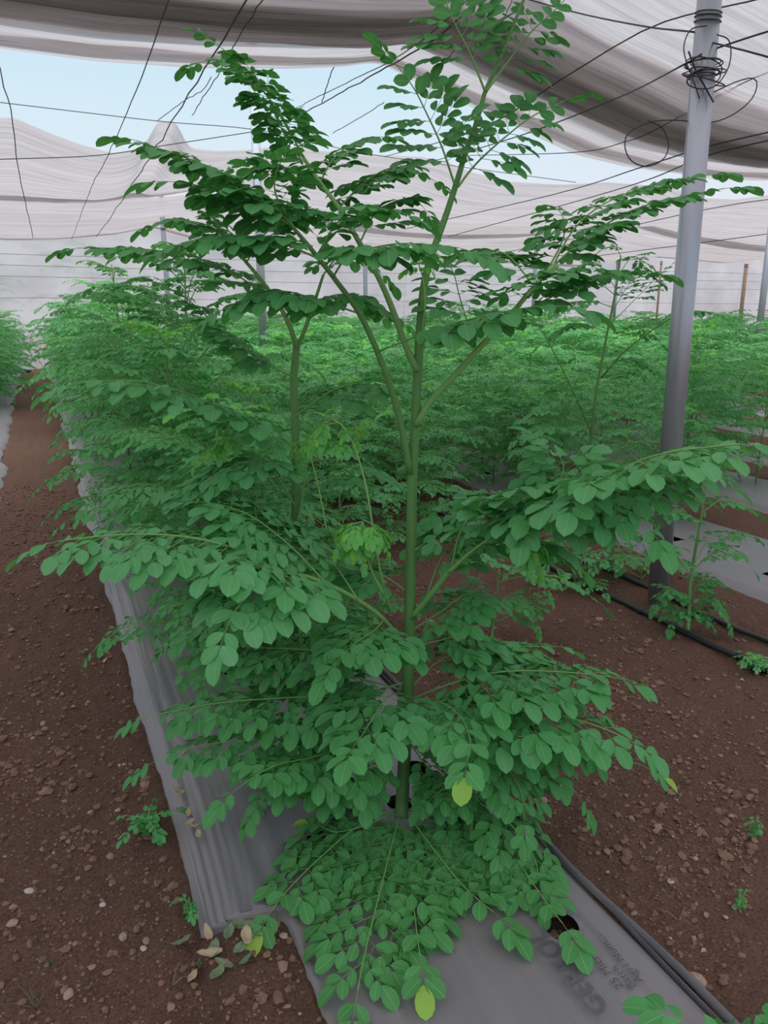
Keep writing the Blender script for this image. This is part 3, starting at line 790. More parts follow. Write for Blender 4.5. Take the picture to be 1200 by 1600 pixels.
def leaf(lf, rg, pts, n, pl, ll, rng, bare=0.25, droop=0.35, tint=0.35, up=None, sub=0.5, ldroop=0.3, r0=0.0027, sides=5, ratio=0.315, pup=None, tips=None, young=False, yellow=None, stalks=True):
    """a compound leaf: rachis, pairs of pinnae, leaflets. lf: Leaflets, rg: Geo of the stalks, yellow: Leaflets that take the tip leaflet."""
    up = Z if up is None else up
    p = smooth_path(pts, 60)[:55]
    p = smooth_path(p[::6], 26)
    tan = np.gradient(p, axis=0)
    tan /= np.maximum(np.linalg.norm(tan, axis=1)[:, None], 1e-9)
    rt_ = 0.62 if not young else 0.95
    tube(rg, p[::2] if sides < 5 else p, [r0, r0 * 0.4], sides, rt_)
    def put_leaflet(o, d, nn, l, t=None):
        tt = (tint if t is None else t) + rng.uniform(-.10, .10)
        nn = unit(nn + np.array([rng.uniform(-.35, .35), rng.uniform(-.35, .35), 0]))
        lf.put(o, unit(d), nn, l, l * ratio * rng.uniform(.9, 1.15), min(.78, max(0.02, tt)) if not young and tint < .7 else tt)
    def pinna(base, D, Nn, L, size, lev):
        m = max(1, int(L / (ll * 0.56)))
        pos = base.copy(); d = unit(D)
        path = [pos.copy()]
        step = L / (m + 0.5)
        for j in range(m):
            d = unit(d + np.array([0, 0, -droop * 0.9 / (m + 1)]))
            pos = pos + d * (step * (0.8 if j == 0 else 1.0))
            path.append(pos.copy())
            Nz = unit(Nn * .25 + Z * .75)
            nn = unit(Nz - d * (Nz @ d)); b = np.cross(d, nn)
            l = ll * size * (0.62 + 0.33 * (j + 1) / m) * rng.uniform(.85, 1.15)
            for s_ in (-1, 1):
                if lev == 0 and j < m * 0.55 and m >= 3 and rng.random() < sub:
                    dd = unit(d * .5 + b * s_ * .85 + np.array([0, 0, -ldroop * .5]))
                    stalk = l * 0.95
                    q = pos + dd * stalk
                    if stalks: tube(rg, [pos, q], [r0 * .22, r0 * .16], 3, rt_, caps=False)
                    n2 = unit(Nn - dd * (Nn @ dd)); b2 = np.cross(dd, n2)
                    put_leaflet(q, dd + Z * -ldroop, n2, l * 1.0)
                    for s2 in (-1, 1):
                        put_leaflet(pos + dd * stalk * .62, dd * .75 + b2 * s2 * .8 + Z * -ldroop, n2, l * .8)
                else:
                    dd = unit(d * rng.uniform(.6, .95) + b * s_ * .80 + np.array([0, 0, -ldroop * rng.uniform(.4, 1.3)]))
                    put_leaflet(pos + dd * l * .08, dd, nn, l)
        d = unit(d + np.array([0, 0, -ldroop * .9]))
        end = pos + d * step * .55
        path.append(end)
        Nz = unit(Nn * .25 + Z * .75); nn = unit(Nz - d * (Nz @ d))
        if stalks: tube(rg, path, [r0 * .32, r0 * .16], 3, rt_, caps=False)
        return end, d, nn
    for i in range(n):
        s = i / max(1, n - 1)
        t = bare + (0.97 - bare) * (i + 0.2) / n
        k = t * 25; k0 = int(k)
        base = p[k0] + (p[min(25, k0 + 1)] - p[k0]) * (k - k0)
        T = tan[k0]
        u_ = up if pup is None else pup
        Nn = unit(u_ - T * (u_ @ T)); S = np.cross(T, Nn)
        for sg in (-1, 1):
            L = pl * (1 - 0.70 * s) * (0.85 if i == 0 and n > 4 else 1.0) * rng.uniform(.85, 1.12)
            a = math.radians(66 - 20 * s + rng.uniform(-6, 6))
            D = T * math.cos(a) + S * sg * math.sin(a) + Nn * rng.uniform(-.05, .18)
            size = 1.0 - 0.15 * s
            if L < ll * 1.0:
                put_leaflet(base, D + Z * -ldroop * .7, Nn, ll * size)
            else:
                e, d, nn = pinna(base, D, Nn, L, size, 0)
                put_leaflet(e, d, nn, ll * size * 1.18)
    T = tan[-1]; Nn = unit(up - T * (up @ T))
    e, d, nn = pinna(p[-1], T, Nn, max(pl * .34, ll * 1.2), .9, 1)
    if yellow is not None:
        yellow.put(e, unit(d), nn, ll * 1.1, ll * .36, rng.choice([.88, .9, .92]))
    else:
        put_leaflet(e, d, nn, ll * 1.12)

def wpath(pix, d0, d1, zmin=0.07):
    """a path seen through the given points of the photo, its forward distance going from d0 to d1"""
    k = len(pix)
    out = []
    for i, (x, y) in enumerate(pix):
        d = d0 + (d1 - d0) * i / (k - 1)
        q = atD(x, y, d)
        while q[2] < zmin and d > 0.5:
            d -= 0.02; q = atD(x, y, d)
        out.append(q)
    return np.array(out)

class Plant:
    def __init__(s, base, label, name='moringa_plant', group=None, seed=1):
        s.base = np.asarray(base, float)
        s.root = empty(name, s.base, label, 'plant' if name != 'weed' else 'weed', group)
        s.rng = random.Random(seed)
    def tube_part(s, name, pts, radii, sides=10, tint=(.2, .6), n=40):
        g = Geo(); p = smooth_path(pts, n)
        t = np.repeat(np.linspace(tint[0], tint[1], n), sides)
        tube(g, p, radii, sides, 0.3)
        g.t = [t]
        return g.build(name, [STEM], s.root, s.base)
    def leaf(s, pts, n, pl, ll, lod=0, name='compound_leaf', yellow=False, **kw):
        lf, rg = Leaflets(lod), Geo()
        yl = Leaflets(0) if yellow else None
        leaf(lf, rg, pts, n, pl, ll, s.rng, yellow=yl, **kw)
        o = rg.build(name, [STEM], s.root, s.base)
        lf.into(Geo()).build('foliage', [LEAF], o, s.base)
        if yellow:
            y = yl.into(Geo()).build('yellow_leaflet', [LEAF], o, s.base); tag(y, 'yellowing leaflet at the leaf tip')
        return o

# ---- the tallest plant
FACE = unit(-HD * .8 + Z * .5)
bA = gnd(627, 1278, 0.02)
dA = dist(bA)
A = Plant(bA, 'tallest moringa plant standing alone at the front of the grey film', seed=3)
trunk = wpath([(627, 1278), (631, 1200), (635, 1120), (639, 1000), (642, 880), (644, 760), (650, 640), (655, 540), (662, 450), (674, 400), (694, 345), (712, 290), (727, 240), (745, 190), (758, 143), (775, 105), (800, 45), (818, 0), (838, -50), (855, -95)], dA, dA + .05)
A.tube_part('stem', trunk, [.0195, .019, .0175, .016, .0145, .013, .012, .0085, .0065, .0045, .003], 14, (.08, .62), 60)
def br(pix, d1, r, tint=(.45, .65), d0=None):
    A.tube_part('branch', wpath(pix, dA + (0 if d0 is None else d0), dA + d1), r, 8, tint, 24)
def lfA(pix, d1, n, pl, ll, d0=0.0, **kw):
    return A.leaf(wpath(pix, dA + d0, dA + d1), n + 1, pl * 1.08, ll * 1.06, **kw)
# top
lfA([(711, 290), (690, 228), (668, 180), (645, 135), (612, 92)], -.06, 6, .115, .046, tint=.18, sub=0, droop=.1, ldroop=.15, r0=.003, pup=FACE, bare=.18)
lfA([(758, 143), (735, 85), (712, 40), (695, 0), (684, -30)], .0, 5, .115, .048, tint=.2, sub=0, droop=.1, ldroop=.2, r0=.003, pup=FACE, bare=.3)
lfA([(760, 143), (795, 95), (830, 50), (865, 18), (893, -12)], .12, 7, .085, .043, tint=.16, sub=0, droop=.2, ldroop=.3, r0=.003, pup=FACE, bare=.22)
lfA([(716, 292), (742, 258), (785, 218), (835, 180), (898, 150)], .08, 8, .09, .045, tint=.18, sub=0, droop=.15, ldroop=.35, r0=.003, pup=FACE, bare=.16)
lfA([(838, -50), (800, -80), (770, -110)], .1, 4, .1, .045, tint=.2, sub=0)
lfA([(838, -50), (880, -70), (930, -90)], -.1, 4, .1, .045, tint=.2, sub=0)
# pale branch to the upper path side
br([(652, 580), (632, 535), (612, 480), (590, 430), (562, 380), (530, 325), (500, 285), (470, 240)], .10, [.009, .007, .0045], (.6, .85))
lfA([(480, 255), (452, 205), (418, 150), (378, 105), (330, 60)], .0, 9, .115, .043, .10, tint=.2, sub=.2, droop=.25, ldroop=.35, bare=.08)
lfA([(470, 240), (440, 180), (395, 125), (355, 95), (300, 98)], .25, 7, .09, .043, .10, tint=.18, sub=.1, droop=.3, ldroop=.4, bare=.15)
lfA([(500, 285), (520, 250), (555, 222), (600, 212)], .2, 6, .09, .043, .10, tint=.2, sub=.2, bare=.15)
lfA([(530, 325), (570, 285), (620, 262), (688, 285)], .25, 7, .11, .043, .10, tint=.22, sub=.3, bare=.12)
lfA([(515, 305), (470, 270), (420, 262), (360, 285)], .25, 6, .10, .045, .10, tint=.2, sub=.2, bare=.2)
lfA([(562, 380), (590, 330), (640, 310), (668, 330)], .3, 6, .11, .045, .08, tint=.22, sub=.3, bare=.15)
lfA([(545, 350), (500, 330), (450, 330), (395, 350)], .15, 6, .11, .046, .10, tint=.24, sub=.3, bare=.2)
# dark branch to the path side
br([(641, 740), (628, 670), (612, 610), (590, 550), (562, 490), (530, 445), (495, 400), (462, 360), (430, 325)], -.12, [.0095, .008, .0065, .004], (.3, .5))
lfA([(440, 335), (385, 295), (330, 262), (260, 236), (192, 212)], -.08, 10, .13, .043, -.12, tint=.2, sub=.2, droop=.3, ldroop=.4, bare=.06)
lfA([(450, 350), (400, 322), (350, 300), (300, 288), (262, 282)], -.22, 7, .11, .055, -.12, tint=.24, sub=.1, droop=.3, ldroop=.35, bare=.1)
lfA([(500, 405), (440, 380), (375, 368), (320, 372), (262, 385)], -.25, 8, .12, .05, -.10, tint=.3, sub=.2, bare=.15)
lfA([(520, 435), (545, 400), (610, 382), (670, 382), (738, 390)], -.30, 7, .10, .056, -.08, tint=.3, sub=0, bare=.22, ldroop=.45)
lfA([(495, 400), (530, 345), (580, 325), (640, 335)], -.1, 6, .10, .05, -.09, tint=.28, sub=.1, bare=.2)
lfA([(462, 360), (430, 300), (440, 250), (470, 225)], -.2, 6, .10, .047, -.10, tint=.22, sub=.1, bare=.2)
lfA([(590, 550), (660, 522), (740, 497), (830, 480), (905, 478)], -.22, 7, .11, .062, -.05, tint=.3, sub=0, bare=.3, ldroop=.45)
lfA([(562, 490), (500, 470), (440, 455), (380, 470), (330, 492)], -.2, 7, .13, .05, -.06, tint=.32, sub=.3, bare=.2)
# branch to the post side
br([(650, 665), (672, 628), (705, 592), (745, 548), (790, 500), (835, 448), (868, 412)], .02, [.0095, .008, .0055], (.62, .85))
lfA([(868, 412), (920, 368), (985, 330), (1060, 308), (1158, 290)], .05, 9, .10, .044, .02, tint=.26, sub=.2, bare=.1, droop=.2)
lfA([(862, 420), (895, 360), (945, 318), (1025, 288), (1136, 268)], .22, 9, .11, .044, .02, tint=.26, sub=.3, bare=.1, droop=.2)
lfA([(850, 432), (880, 372), (878, 335), (858, 318)], .3, 6, .10, .044, .02, tint=.24, sub=.3, bare=.2)
lfA([(835, 448), (800, 405), (775, 392), (730, 390)], .25, 6, .11, .05, .0, tint=.28, sub=.2, bare=.2)
lfA([(800, 490), (830, 450), (870, 428), (930, 418)], -.12, 6, .11, .052, .0, tint=.3, sub=.1, bare=.2)
lfA([(745, 548), (720, 470), (708, 425), (690, 400)], .2, 5, .11, .05, .0, tint=.26, sub=.1, bare=.3)
lfA([(790, 500), (850, 470), (930, 430), (985, 425), (1030, 425)], -.02, 7, .10, .044, .0, tint=.28, sub=.1, bare=.25)
# middle, towards the post
br([(643, 965), (668, 935), (705, 890), (752, 852), (800, 818), (838, 797)], -.10, [.009, .007, .005], (.5, .7))
lfA([(838, 797), (890, 772), (955, 740), (1040, 708), (1195, 690)], -.42, 8, .235, .062, -.10, tint=.46, sub=.5, droop=.55, bare=.08, r0=.0045)
lfA([(838, 797), (870, 760), (880, 725), (858, 695)], -.05, 6, .17, .056, -.10, tint=.44, sub=.5, bare=.12)
lfA([(770, 840), (800, 790), (840, 760), (880, 760)], -.25, 6, .17, .058, -.08, tint=.44, sub=.4, bare=.15)
lfA([(705, 890), (720, 830), (760, 780), (815, 765)], .05, 6, .14, .054, -.04, tint=.42, sub=.4, bare=.2)
lfA([(665, 935), (690, 870), (735, 800), (720, 775)], .15, 5, .12, .05, 0, tint=.4, sub=.3, bare=.35)
lfA([(760, 846), (810, 838), (850, 850), (900, 880)], .02, 6, .12, .052, -.08, tint=.36, sub=.3, bare=.2)
lfA([(838, 797), (915, 765), (1000, 745), (1070, 735), (1130, 745)], -.22, 7, .20, .056, -.10, tint=.46, sub=.5, droop=.6, bare=.1)
lfA([(815, 808), (860, 785), (920, 785), (985, 800), (1020, 830)], -.38, 6, .17, .058, -.10, tint=.45, sub=.4, droop=.5, bare=.1)
lfA([(838, 797), (850, 800), (838, 790), (825, 815)], -.3, 5, .14, .056, -.1, tint=.44, sub=.3, droop=.5, bare=.1)
# middle, towards the path
br([(634, 1012), (600, 968), (560, 938), (510, 912), (465, 897), (420, 890)], -.22, [.0075, .006, .0045], (.55, .75))
lfA([(465, 897), (400, 868), (310, 842), (200, 835), (52, 850)], -.32, 10, .215, .056, -.18, tint=.50, sub=.5, droop=.5, bare=.06, r0=.004)
lfA([(440, 893), (420, 905), (395, 925), (370, 950), (352, 985)], -.48, 6, .16, .062, -.22, tint=.52, sub=.4, droop=.4, bare=.06, r0=.004)
lfA([(510, 912), (450, 850), (380, 800), (300, 780)], -.05, 8, .19, .054, -.15, tint=.46, sub=.5, bare=.15)
lfA([(560, 938), (520, 880), (470, 840), (420, 800)], .05, 6, .16, .052, -.10, tint=.42, sub=.4, bare=.25)
lfA([(600, 968), (585, 985), (555, 1005), (520, 1040)], -.3, 5, .13, .056, -.05, tint=.40, sub=.2, bare=.2)
lfA([(638, 1000), (600, 990), (560, 985), (530, 1000)], -.2, 5, .13, .056, 0, tint=.38, sub=.3, bare=.2)
lfA([(643, 985), (690, 955), (735, 925), (775, 935)], .05, 6, .13, .05, tint=.36, sub=.3, bare=.25)
lfA([(641, 1010), (690, 1000), (735, 990), (790, 1005)], .12, 6, .13, .05, tint=.34, sub=.3, bare=.25)
lfA([(644, 930), (600, 900), (570, 890), (530, 905)], .12, 6, .12, .05, tint=.34, sub=.3, bare=.3)
lfA([(648, 860), (690, 830), (715, 815), (745, 830)], .2, 6, .12, .05, tint=.38, sub=.3, bare=.3)
# lower, towards the path
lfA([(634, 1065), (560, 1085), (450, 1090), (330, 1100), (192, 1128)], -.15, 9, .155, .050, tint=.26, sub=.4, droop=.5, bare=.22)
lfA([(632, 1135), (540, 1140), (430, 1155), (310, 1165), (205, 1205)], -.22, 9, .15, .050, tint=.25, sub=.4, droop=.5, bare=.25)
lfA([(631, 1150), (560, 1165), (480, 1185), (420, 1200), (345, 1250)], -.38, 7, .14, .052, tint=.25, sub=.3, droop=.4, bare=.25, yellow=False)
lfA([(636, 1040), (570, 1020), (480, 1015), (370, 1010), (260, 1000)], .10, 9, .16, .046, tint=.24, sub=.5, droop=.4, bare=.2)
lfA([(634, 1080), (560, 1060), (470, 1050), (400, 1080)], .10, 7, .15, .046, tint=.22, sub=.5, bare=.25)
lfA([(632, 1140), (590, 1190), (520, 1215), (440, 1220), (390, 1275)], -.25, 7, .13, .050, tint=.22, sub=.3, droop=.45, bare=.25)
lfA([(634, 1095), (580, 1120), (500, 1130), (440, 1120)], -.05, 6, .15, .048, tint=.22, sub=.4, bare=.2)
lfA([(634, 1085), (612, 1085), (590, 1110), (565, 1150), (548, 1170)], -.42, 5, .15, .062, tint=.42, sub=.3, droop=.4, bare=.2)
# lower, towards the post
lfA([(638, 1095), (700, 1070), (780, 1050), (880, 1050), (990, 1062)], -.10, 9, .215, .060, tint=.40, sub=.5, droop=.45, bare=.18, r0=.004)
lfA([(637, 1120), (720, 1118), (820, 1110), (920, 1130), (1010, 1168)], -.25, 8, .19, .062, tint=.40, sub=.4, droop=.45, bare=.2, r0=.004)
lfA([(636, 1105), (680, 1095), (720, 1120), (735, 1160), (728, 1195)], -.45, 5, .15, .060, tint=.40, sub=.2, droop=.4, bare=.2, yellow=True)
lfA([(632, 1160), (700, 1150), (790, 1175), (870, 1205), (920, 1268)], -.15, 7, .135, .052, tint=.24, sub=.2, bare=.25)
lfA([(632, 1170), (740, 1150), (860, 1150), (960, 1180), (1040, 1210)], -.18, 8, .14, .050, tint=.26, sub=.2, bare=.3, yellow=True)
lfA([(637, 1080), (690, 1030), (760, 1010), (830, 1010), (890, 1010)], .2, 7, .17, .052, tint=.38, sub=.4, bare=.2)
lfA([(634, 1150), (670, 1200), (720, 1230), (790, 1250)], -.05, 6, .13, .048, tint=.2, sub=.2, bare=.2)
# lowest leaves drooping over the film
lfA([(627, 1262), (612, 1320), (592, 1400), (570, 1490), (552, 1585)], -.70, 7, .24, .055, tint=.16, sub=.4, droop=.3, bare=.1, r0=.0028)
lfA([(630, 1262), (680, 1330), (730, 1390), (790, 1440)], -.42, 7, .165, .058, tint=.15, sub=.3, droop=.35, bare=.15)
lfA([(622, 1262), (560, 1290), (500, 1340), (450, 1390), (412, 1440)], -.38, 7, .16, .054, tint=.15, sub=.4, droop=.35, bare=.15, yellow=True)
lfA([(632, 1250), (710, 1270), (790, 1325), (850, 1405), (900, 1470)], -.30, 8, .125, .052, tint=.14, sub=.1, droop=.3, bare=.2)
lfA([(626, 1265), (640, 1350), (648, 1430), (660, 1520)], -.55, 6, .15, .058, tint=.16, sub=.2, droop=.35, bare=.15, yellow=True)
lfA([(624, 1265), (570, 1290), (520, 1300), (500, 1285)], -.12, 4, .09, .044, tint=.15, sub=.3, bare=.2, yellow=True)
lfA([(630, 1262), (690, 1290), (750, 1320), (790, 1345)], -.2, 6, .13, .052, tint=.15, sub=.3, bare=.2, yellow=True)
# young shoots
def shoot(plant, stempix, d0, d1, leaves, r=.004):
    g_o = plant.tube_part('young_shoot', wpath(stempix, d0, d1), [r, r * .5], 7, (.55, 1.0), 24)
    for (pix, n, pl, ll) in leaves:
        plant.leaf(wpath(pix, d1, d1 - .03), n, pl, ll, lod=0, name='young_leaf', tint=.76, sub=0, droop=.9, ldroop=.8, r0=.002, young=False, ratio=.26)
shoot(A, [(612, 958), (596, 900), (585, 840), (572, 760), (556, 705), (538, 668), (520, 655)], dA, dA + .03, [([(520, 655), (500, 665), (488, 685)], 5, .05, .028), ([(545, 690), (530, 690), (512, 690)], 4, .05, .028), ([(545, 680), (556, 665), (565, 655)], 3, .04, .028)])
shoot(A, [(600, 930), (580, 890), (570, 845), (567, 815)], dA - .08, dA - .12, [([(567, 815), (545, 822), (530, 845)], 6, .06, .03), ([(567, 812), (585, 822), (602, 850)], 6, .06, .03), ([(566, 818), (560, 835), (566, 868)], 6, .06, .03)])
shoot(A, [(700, 895), (745, 855), (790, 830), (822, 838)], dA - .1, dA - .16, [([(822, 838), (835, 850), (842, 880)], 5, .06, .032), ([(800, 830), (812, 842), (815, 855)], 4, .05, .03)])
shoot(A, [(658, 540), (664, 470), (660, 430)], dA - .02, dA - .03, [([(660, 430), (655, 410), (665, 395)], 3, .04, .025)], .003)

# small companion stem on the same film
bS = gnd(737, 1302, .02); dS = dist(bS)
S = Plant(bS, 'short thin moringa stem beside the tallest trunk on the grey film', seed=5)
S.tube_part('stem', wpath([(737, 1302), (738, 1250), (742, 1215), (748, 1190)], dS, dS + .02), [.007, .0045], 9, (.2, .5), 16)
S.leaf(wpath([(748, 1192), (790, 1200), (815, 1240), (820, 1290)], dS, dS - .2), 5, .12, .05, tint=.2, sub=0)
S.leaf(wpath([(740, 1225), (700, 1230), (670, 1250)], dS, dS - .1), 5, .11, .045, tint=.2, sub=0)
S.leaf(wpath([(739, 1240), (780, 1270), (830, 1330), (848, 1400)], dS, dS - .25), 6, .12, .05, tint=.18, sub=0)
S.leaf(wpath([(745, 1195), (730, 1160), (760, 1130)], dS, dS + .1), 4, .1, .045, tint=.24, sub=0)

# ---- second tall plant
bB = gnd(455, 1212, .02); dB = dist(bB)
B = Plant(bB, 'second tallest moringa plant just behind the tallest one on the path side', seed=8)
B.tube_part('stem', wpath([(455, 1212), (457, 1130), (459, 1000), (461, 880), (462, 760), (461, 660), (459, 590), (463, 545)], dB, dB + .05), [.0165, .015, .013, .011], 12, (.05, .55), 40)
B.tube_part('branch', wpath([(463, 545), (455, 515), (438, 480), (410, 440), (385, 410), (360, 380)], dB + .05, dB), [.008, .004], 8, (.6, .8), 20)
B.tube_part('branch', wpath([(463, 548), (478, 510), (492, 470), (505, 430)], dB + .05, dB + .1), [.007, .004], 8, (.5, .7), 20)
def lfB(pix, d0, d1, n, pl, ll, **kw): return B.leaf(wpath(pix, dB + d0, dB + d1), n, pl * 1.06, ll * 1.04, **kw)
lfB([(461, 725), (400, 670), (330, 630), (215, 595), (78, 603)], 0, -.3, 10, .19, .056, tint=.44, sub=.5, droop=.45, bare=.2)
lfB([(440, 482), (370, 430), (290, 398), (190, 388), (92, 388)], .02, .1, 10, .15, .048, tint=.24, sub=.3, droop=.3, bare=.15)
lfB([(459, 590), (405, 560), (340, 510), (290, 465), (245, 440)], 0, -.1, 8, .15, .05, tint=.3, sub=.4, bare=.2)
lfB([(385, 410), (340, 360), (290, 345), (232, 352)], 0, .1, 7, .11, .045, tint=.22, sub=.2, bare=.1)
lfB([(360, 380), (330, 335), (330, 300), (350, 270)], 0, 0, 6, .1, .045, tint=.2, sub=.1, bare=.1)
lfB([(385, 410), (420, 360), (460, 350), (500, 370)], 0, .1, 6, .1, .045, tint=.24, sub=.2, bare=.1)
lfB([(505, 430), (530, 400), (560, 400), (600, 430)], .1, .2, 6, .11, .047, tint=.26, sub=.2, bare=.1)
lfB([(492, 470), (540, 460), (590, 480), (640, 510)], .1, .2, 6, .12, .047, tint=.3, sub=.3, bare=.15)
lfB([(461, 650), (520, 610), (570, 600), (640, 620)], 0, .3, 7, .15, .05, tint=.36, sub=.4, bare=.2)
lfB([(461, 780), (510, 745), (570, 730), (630, 760)], 0, .2, 7, .14, .05, tint=.36, sub=.4, bare=.25)
lfB([(461, 750), (420, 720), (360, 730), (290, 770)], 0, -.2, 8, .17, .05, tint=.40, sub=.5, bare=.2)
lfB([(460, 860), (400, 790), (320, 760), (220, 780)], 0, -.15, 9, .18, .052, tint=.42, sub=.5, bare=.2)
lfB([(460, 820), (430, 760), (400, 720), (380, 700)], 0, .3, 6, .13, .047, tint=.34, sub=.4, bare=.2)
lfB([(459, 900), (520, 870), (560, 880), (600, 910)], 0, .1, 6, .12, .048, tint=.3, sub=.3, bare=.3)
lfB([(459, 960), (400, 960), (330, 970), (255, 1010)], 0, -.15, 8, .15, .045, tint=.24, sub=.4, bare=.2)
lfB([(459, 980), (420, 990), (380, 1020), (330, 1040)], 0, -.2, 7, .14, .046, tint=.24, sub=.4, bare=.2)
lfB([(458, 1050), (410, 1060), (360, 1090), (300, 1100)], 0, -.1, 6, .13, .045, tint=.2, sub=.4, bare=.2)
lfB([(458, 1000), (500, 970), (550, 960), (600, 985)], 0, -.05, 6, .13, .047, tint=.26, sub=.3, bare=.2)
lfB([(457, 1080), (510, 1060), (560, 1080), (600, 1120)], 0, -.1, 6, .13, .047, tint=.2, sub=.3, bare=.2)
lfB([(457, 1120), (500, 1130), (530, 1170), (540, 1220)], 0, -.15, 5, .12, .047, tint=.18, sub=.3, bare=.2)
lfB([(457, 1130), (420, 1150), (400, 1190), (400, 1240)], 0, -.15, 5, .12, .047, tint=.18, sub=.3, bare=.2)
shoot(B, [(462, 830), (475, 760), (482, 700), (500, 668), (530, 660)], dB, dB + .05, [([(490, 680), (478, 690), (470, 700)], 4, .04, .027), ([(530, 660), (548, 668), (555, 680)], 3, .04, .027)])
shoot(B, [(461, 790), (430, 740), (400, 705), (365, 695)], dB, dB - .05, [([(365, 695), (335, 698), (310, 715)], 5, .06, .03), ([(380, 698), (360, 685), (340, 690)], 4, .05, .028)], .003)
shoot(B, [(510, 1000), (515, 900), (510, 830), (495, 750), (480, 700)], dB - .1, dB - .05, [([(480, 700), (470, 690), (470, 720)], 4, .05, .028)], .004)

# ---- generic plants
def gen_plant_geo(seed, h, nleaf, llen, pl, ll, npair, lod, spread_low=1.0, tint0=.3, sides=5, top_young=True, sub=.3, stalks=True, lean=.06):
    """returns (stem Geo, list of (Leaflets, stalk Geo)) around the origin"""
    rng = random.Random(seed)
    sg = Geo()
    lx, ly = rng.uniform(-lean, lean), rng.uniform(-lean, lean)
    sp = np.array([(0, 0, -.02), (lx * .3, ly * .2, h * .3), (lx * .2, ly * .8, h * .6), (lx, ly, h)])
    p = smooth_path(sp, 16)
    tube(sg, p, [.006 + .005 * h, .0035], 7 if lod < 2 else 5, .25)
    sg.t = [np.repeat(np.linspace(.1, .75, 16), 7 if lod < 2 else 5)]
    leaves = []
    az = rng.random() * 6.28
    for k in range(nleaf):
        f = (k + .5) / nleaf
        t = .12 + .88 * f
        base = p[min(15, int(t * 15))]
        az += 2.4 + rng.uniform(-.3, .3)
        L = llen * (0.75 + .5 * math.sin(math.pi * min(1, f * .9 + .12))) * rng.uniform(.8, 1.15) * (1.0 if f < .75 else 1.0 - .55 * (f - .75) / .25)
        el = math.radians(15 + 45 * f + rng.uniform(-8, 8))
        d = np.array([math.cos(az), math.sin(az), 0])
        a = base
        b = a + (d * math.cos(el) + Z * math.sin(el)) * L * .4
        c = b + (d * math.cos(el * .4) + Z * math.sin(el * .4)) * L * .35
        e = c + (d * math.cos(el - .95) + Z * math.sin(el - .95)) * L * .35
        for q in (b, c, e):
            q[2] = max(q[2], .06)
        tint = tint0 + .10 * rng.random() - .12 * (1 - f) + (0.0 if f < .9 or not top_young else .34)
        lfs, rg = Leaflets(lod), Geo()
        leaf(lfs, rg, [a, b, c, e], npair, pl * L / llen, ll * rng.uniform(.9, 1.1), rng, bare=.28, droop=.45, tint=tint, sub=sub, ldroop=.35, r0=.0032, sides=4 if lod else 5, stalks=stalks)
        leaves.append((lfs, rg))
    return sg, leaves

def mid_plant(seed, h, nleaf, **kw):
    """prototype with each compound leaf a part; kept as meshes to be shared by copies"""
    sg, lv = gen_plant_geo(seed, h, nleaf, lod=1, **kw)
    return sg.mesh('stem', [STEM]), [(b.mesh('compound_leaf', [STEM]), a.into(Geo()).mesh('foliage', [LEAF])) for a, b in lv]
def far_plant(seed, h, nleaf, **kw):
    sg, lv = gen_plant_geo(seed, h, nleaf, lod=2, stalks=False, **kw)
    fol, st = Geo(), sg
    for a, b in lv:
        a.into(fol)
        for v, t in zip(b.v, b.t): pass
        off = st.n
        for v, t, u in zip(b.v, b.t, b.u): st.v.append(v); st.t.append(t); st.u.append(u)
        st.f.extend([tuple(i + off for i in f) for f in b.f]); st.m.extend(b.m); st.n += b.n
    return st.mesh('stem', [STEM]), fol.mesh('foliage', [LEAF])
def place(proto, x, y, rz, sc, label, group=None, name='moringa_plant', z=None):
    root = empty(name, (x, y, 0.0 if z is None else z), label, 'plant' if name != 'weed' else 'weed', group)
    root.rotation_euler = (0, 0, rz); root.scale = (sc, sc, sc)
    o = bpy.data.objects.new('stem', proto[0]); C.objects.link(o); o.parent = root
    if isinstance(proto[1], list):
        for lm, sm_ in proto[1]:
            a = bpy.data.objects.new('compound_leaf', lm); C.objects.link(a); a.parent = root
            b = bpy.data.objects.new('foliage', sm_); C.objects.link(b); b.parent = a
    else:
        a = bpy.data.objects.new('foliage', proto[1]); C.objects.link(a); a.parent = root
    return root

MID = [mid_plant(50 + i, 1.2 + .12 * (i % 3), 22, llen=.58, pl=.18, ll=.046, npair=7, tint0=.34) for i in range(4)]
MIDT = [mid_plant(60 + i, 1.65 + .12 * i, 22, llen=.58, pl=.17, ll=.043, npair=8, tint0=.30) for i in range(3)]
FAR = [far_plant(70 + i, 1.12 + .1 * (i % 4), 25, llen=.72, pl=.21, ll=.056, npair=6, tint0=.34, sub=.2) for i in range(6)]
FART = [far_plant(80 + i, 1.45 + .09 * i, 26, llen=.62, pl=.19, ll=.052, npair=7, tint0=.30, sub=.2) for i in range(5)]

random.seed(21)
# the tall row behind the two big plants
ys_row = [2.95, 3.55, 4.15, 4.8, 5.5, 6.2, 6.95, 7.7, 8.5, 9.3, 10.1, 10.9, 11.8, 12.7, 13.6, 14.5, 15.5, 16.5, 17.5, 18.6, 19.7, 20.8, 21.9]
hts = [1.0, .85, 1.05, 1.2, 1.0, 1.02, 1.0, 1.08, 1.05, .98, 1.0, 1.03, .98, .95, 1.0, .96, .9, .95, .92, .9, .92, .9, .88]
for i, yy in enumerate(ys_row):
    x = 0.72 + random.uniform(-.14, .16)
    lab = f'moringa plant in the tall row beside the soil path, {ORD[i]} behind the two biggest'
    if i < 3: place(MID[i], x, yy, random.random() * 6.28, hts[i] * .95, lab)
    elif i < 7: place(MIDT[i % 3], x, yy, random.random() * 6.28, hts[i] * .96, lab)
    else: place(FART[i % 5], x, yy, random.random() * 6.28, hts[i], lab)
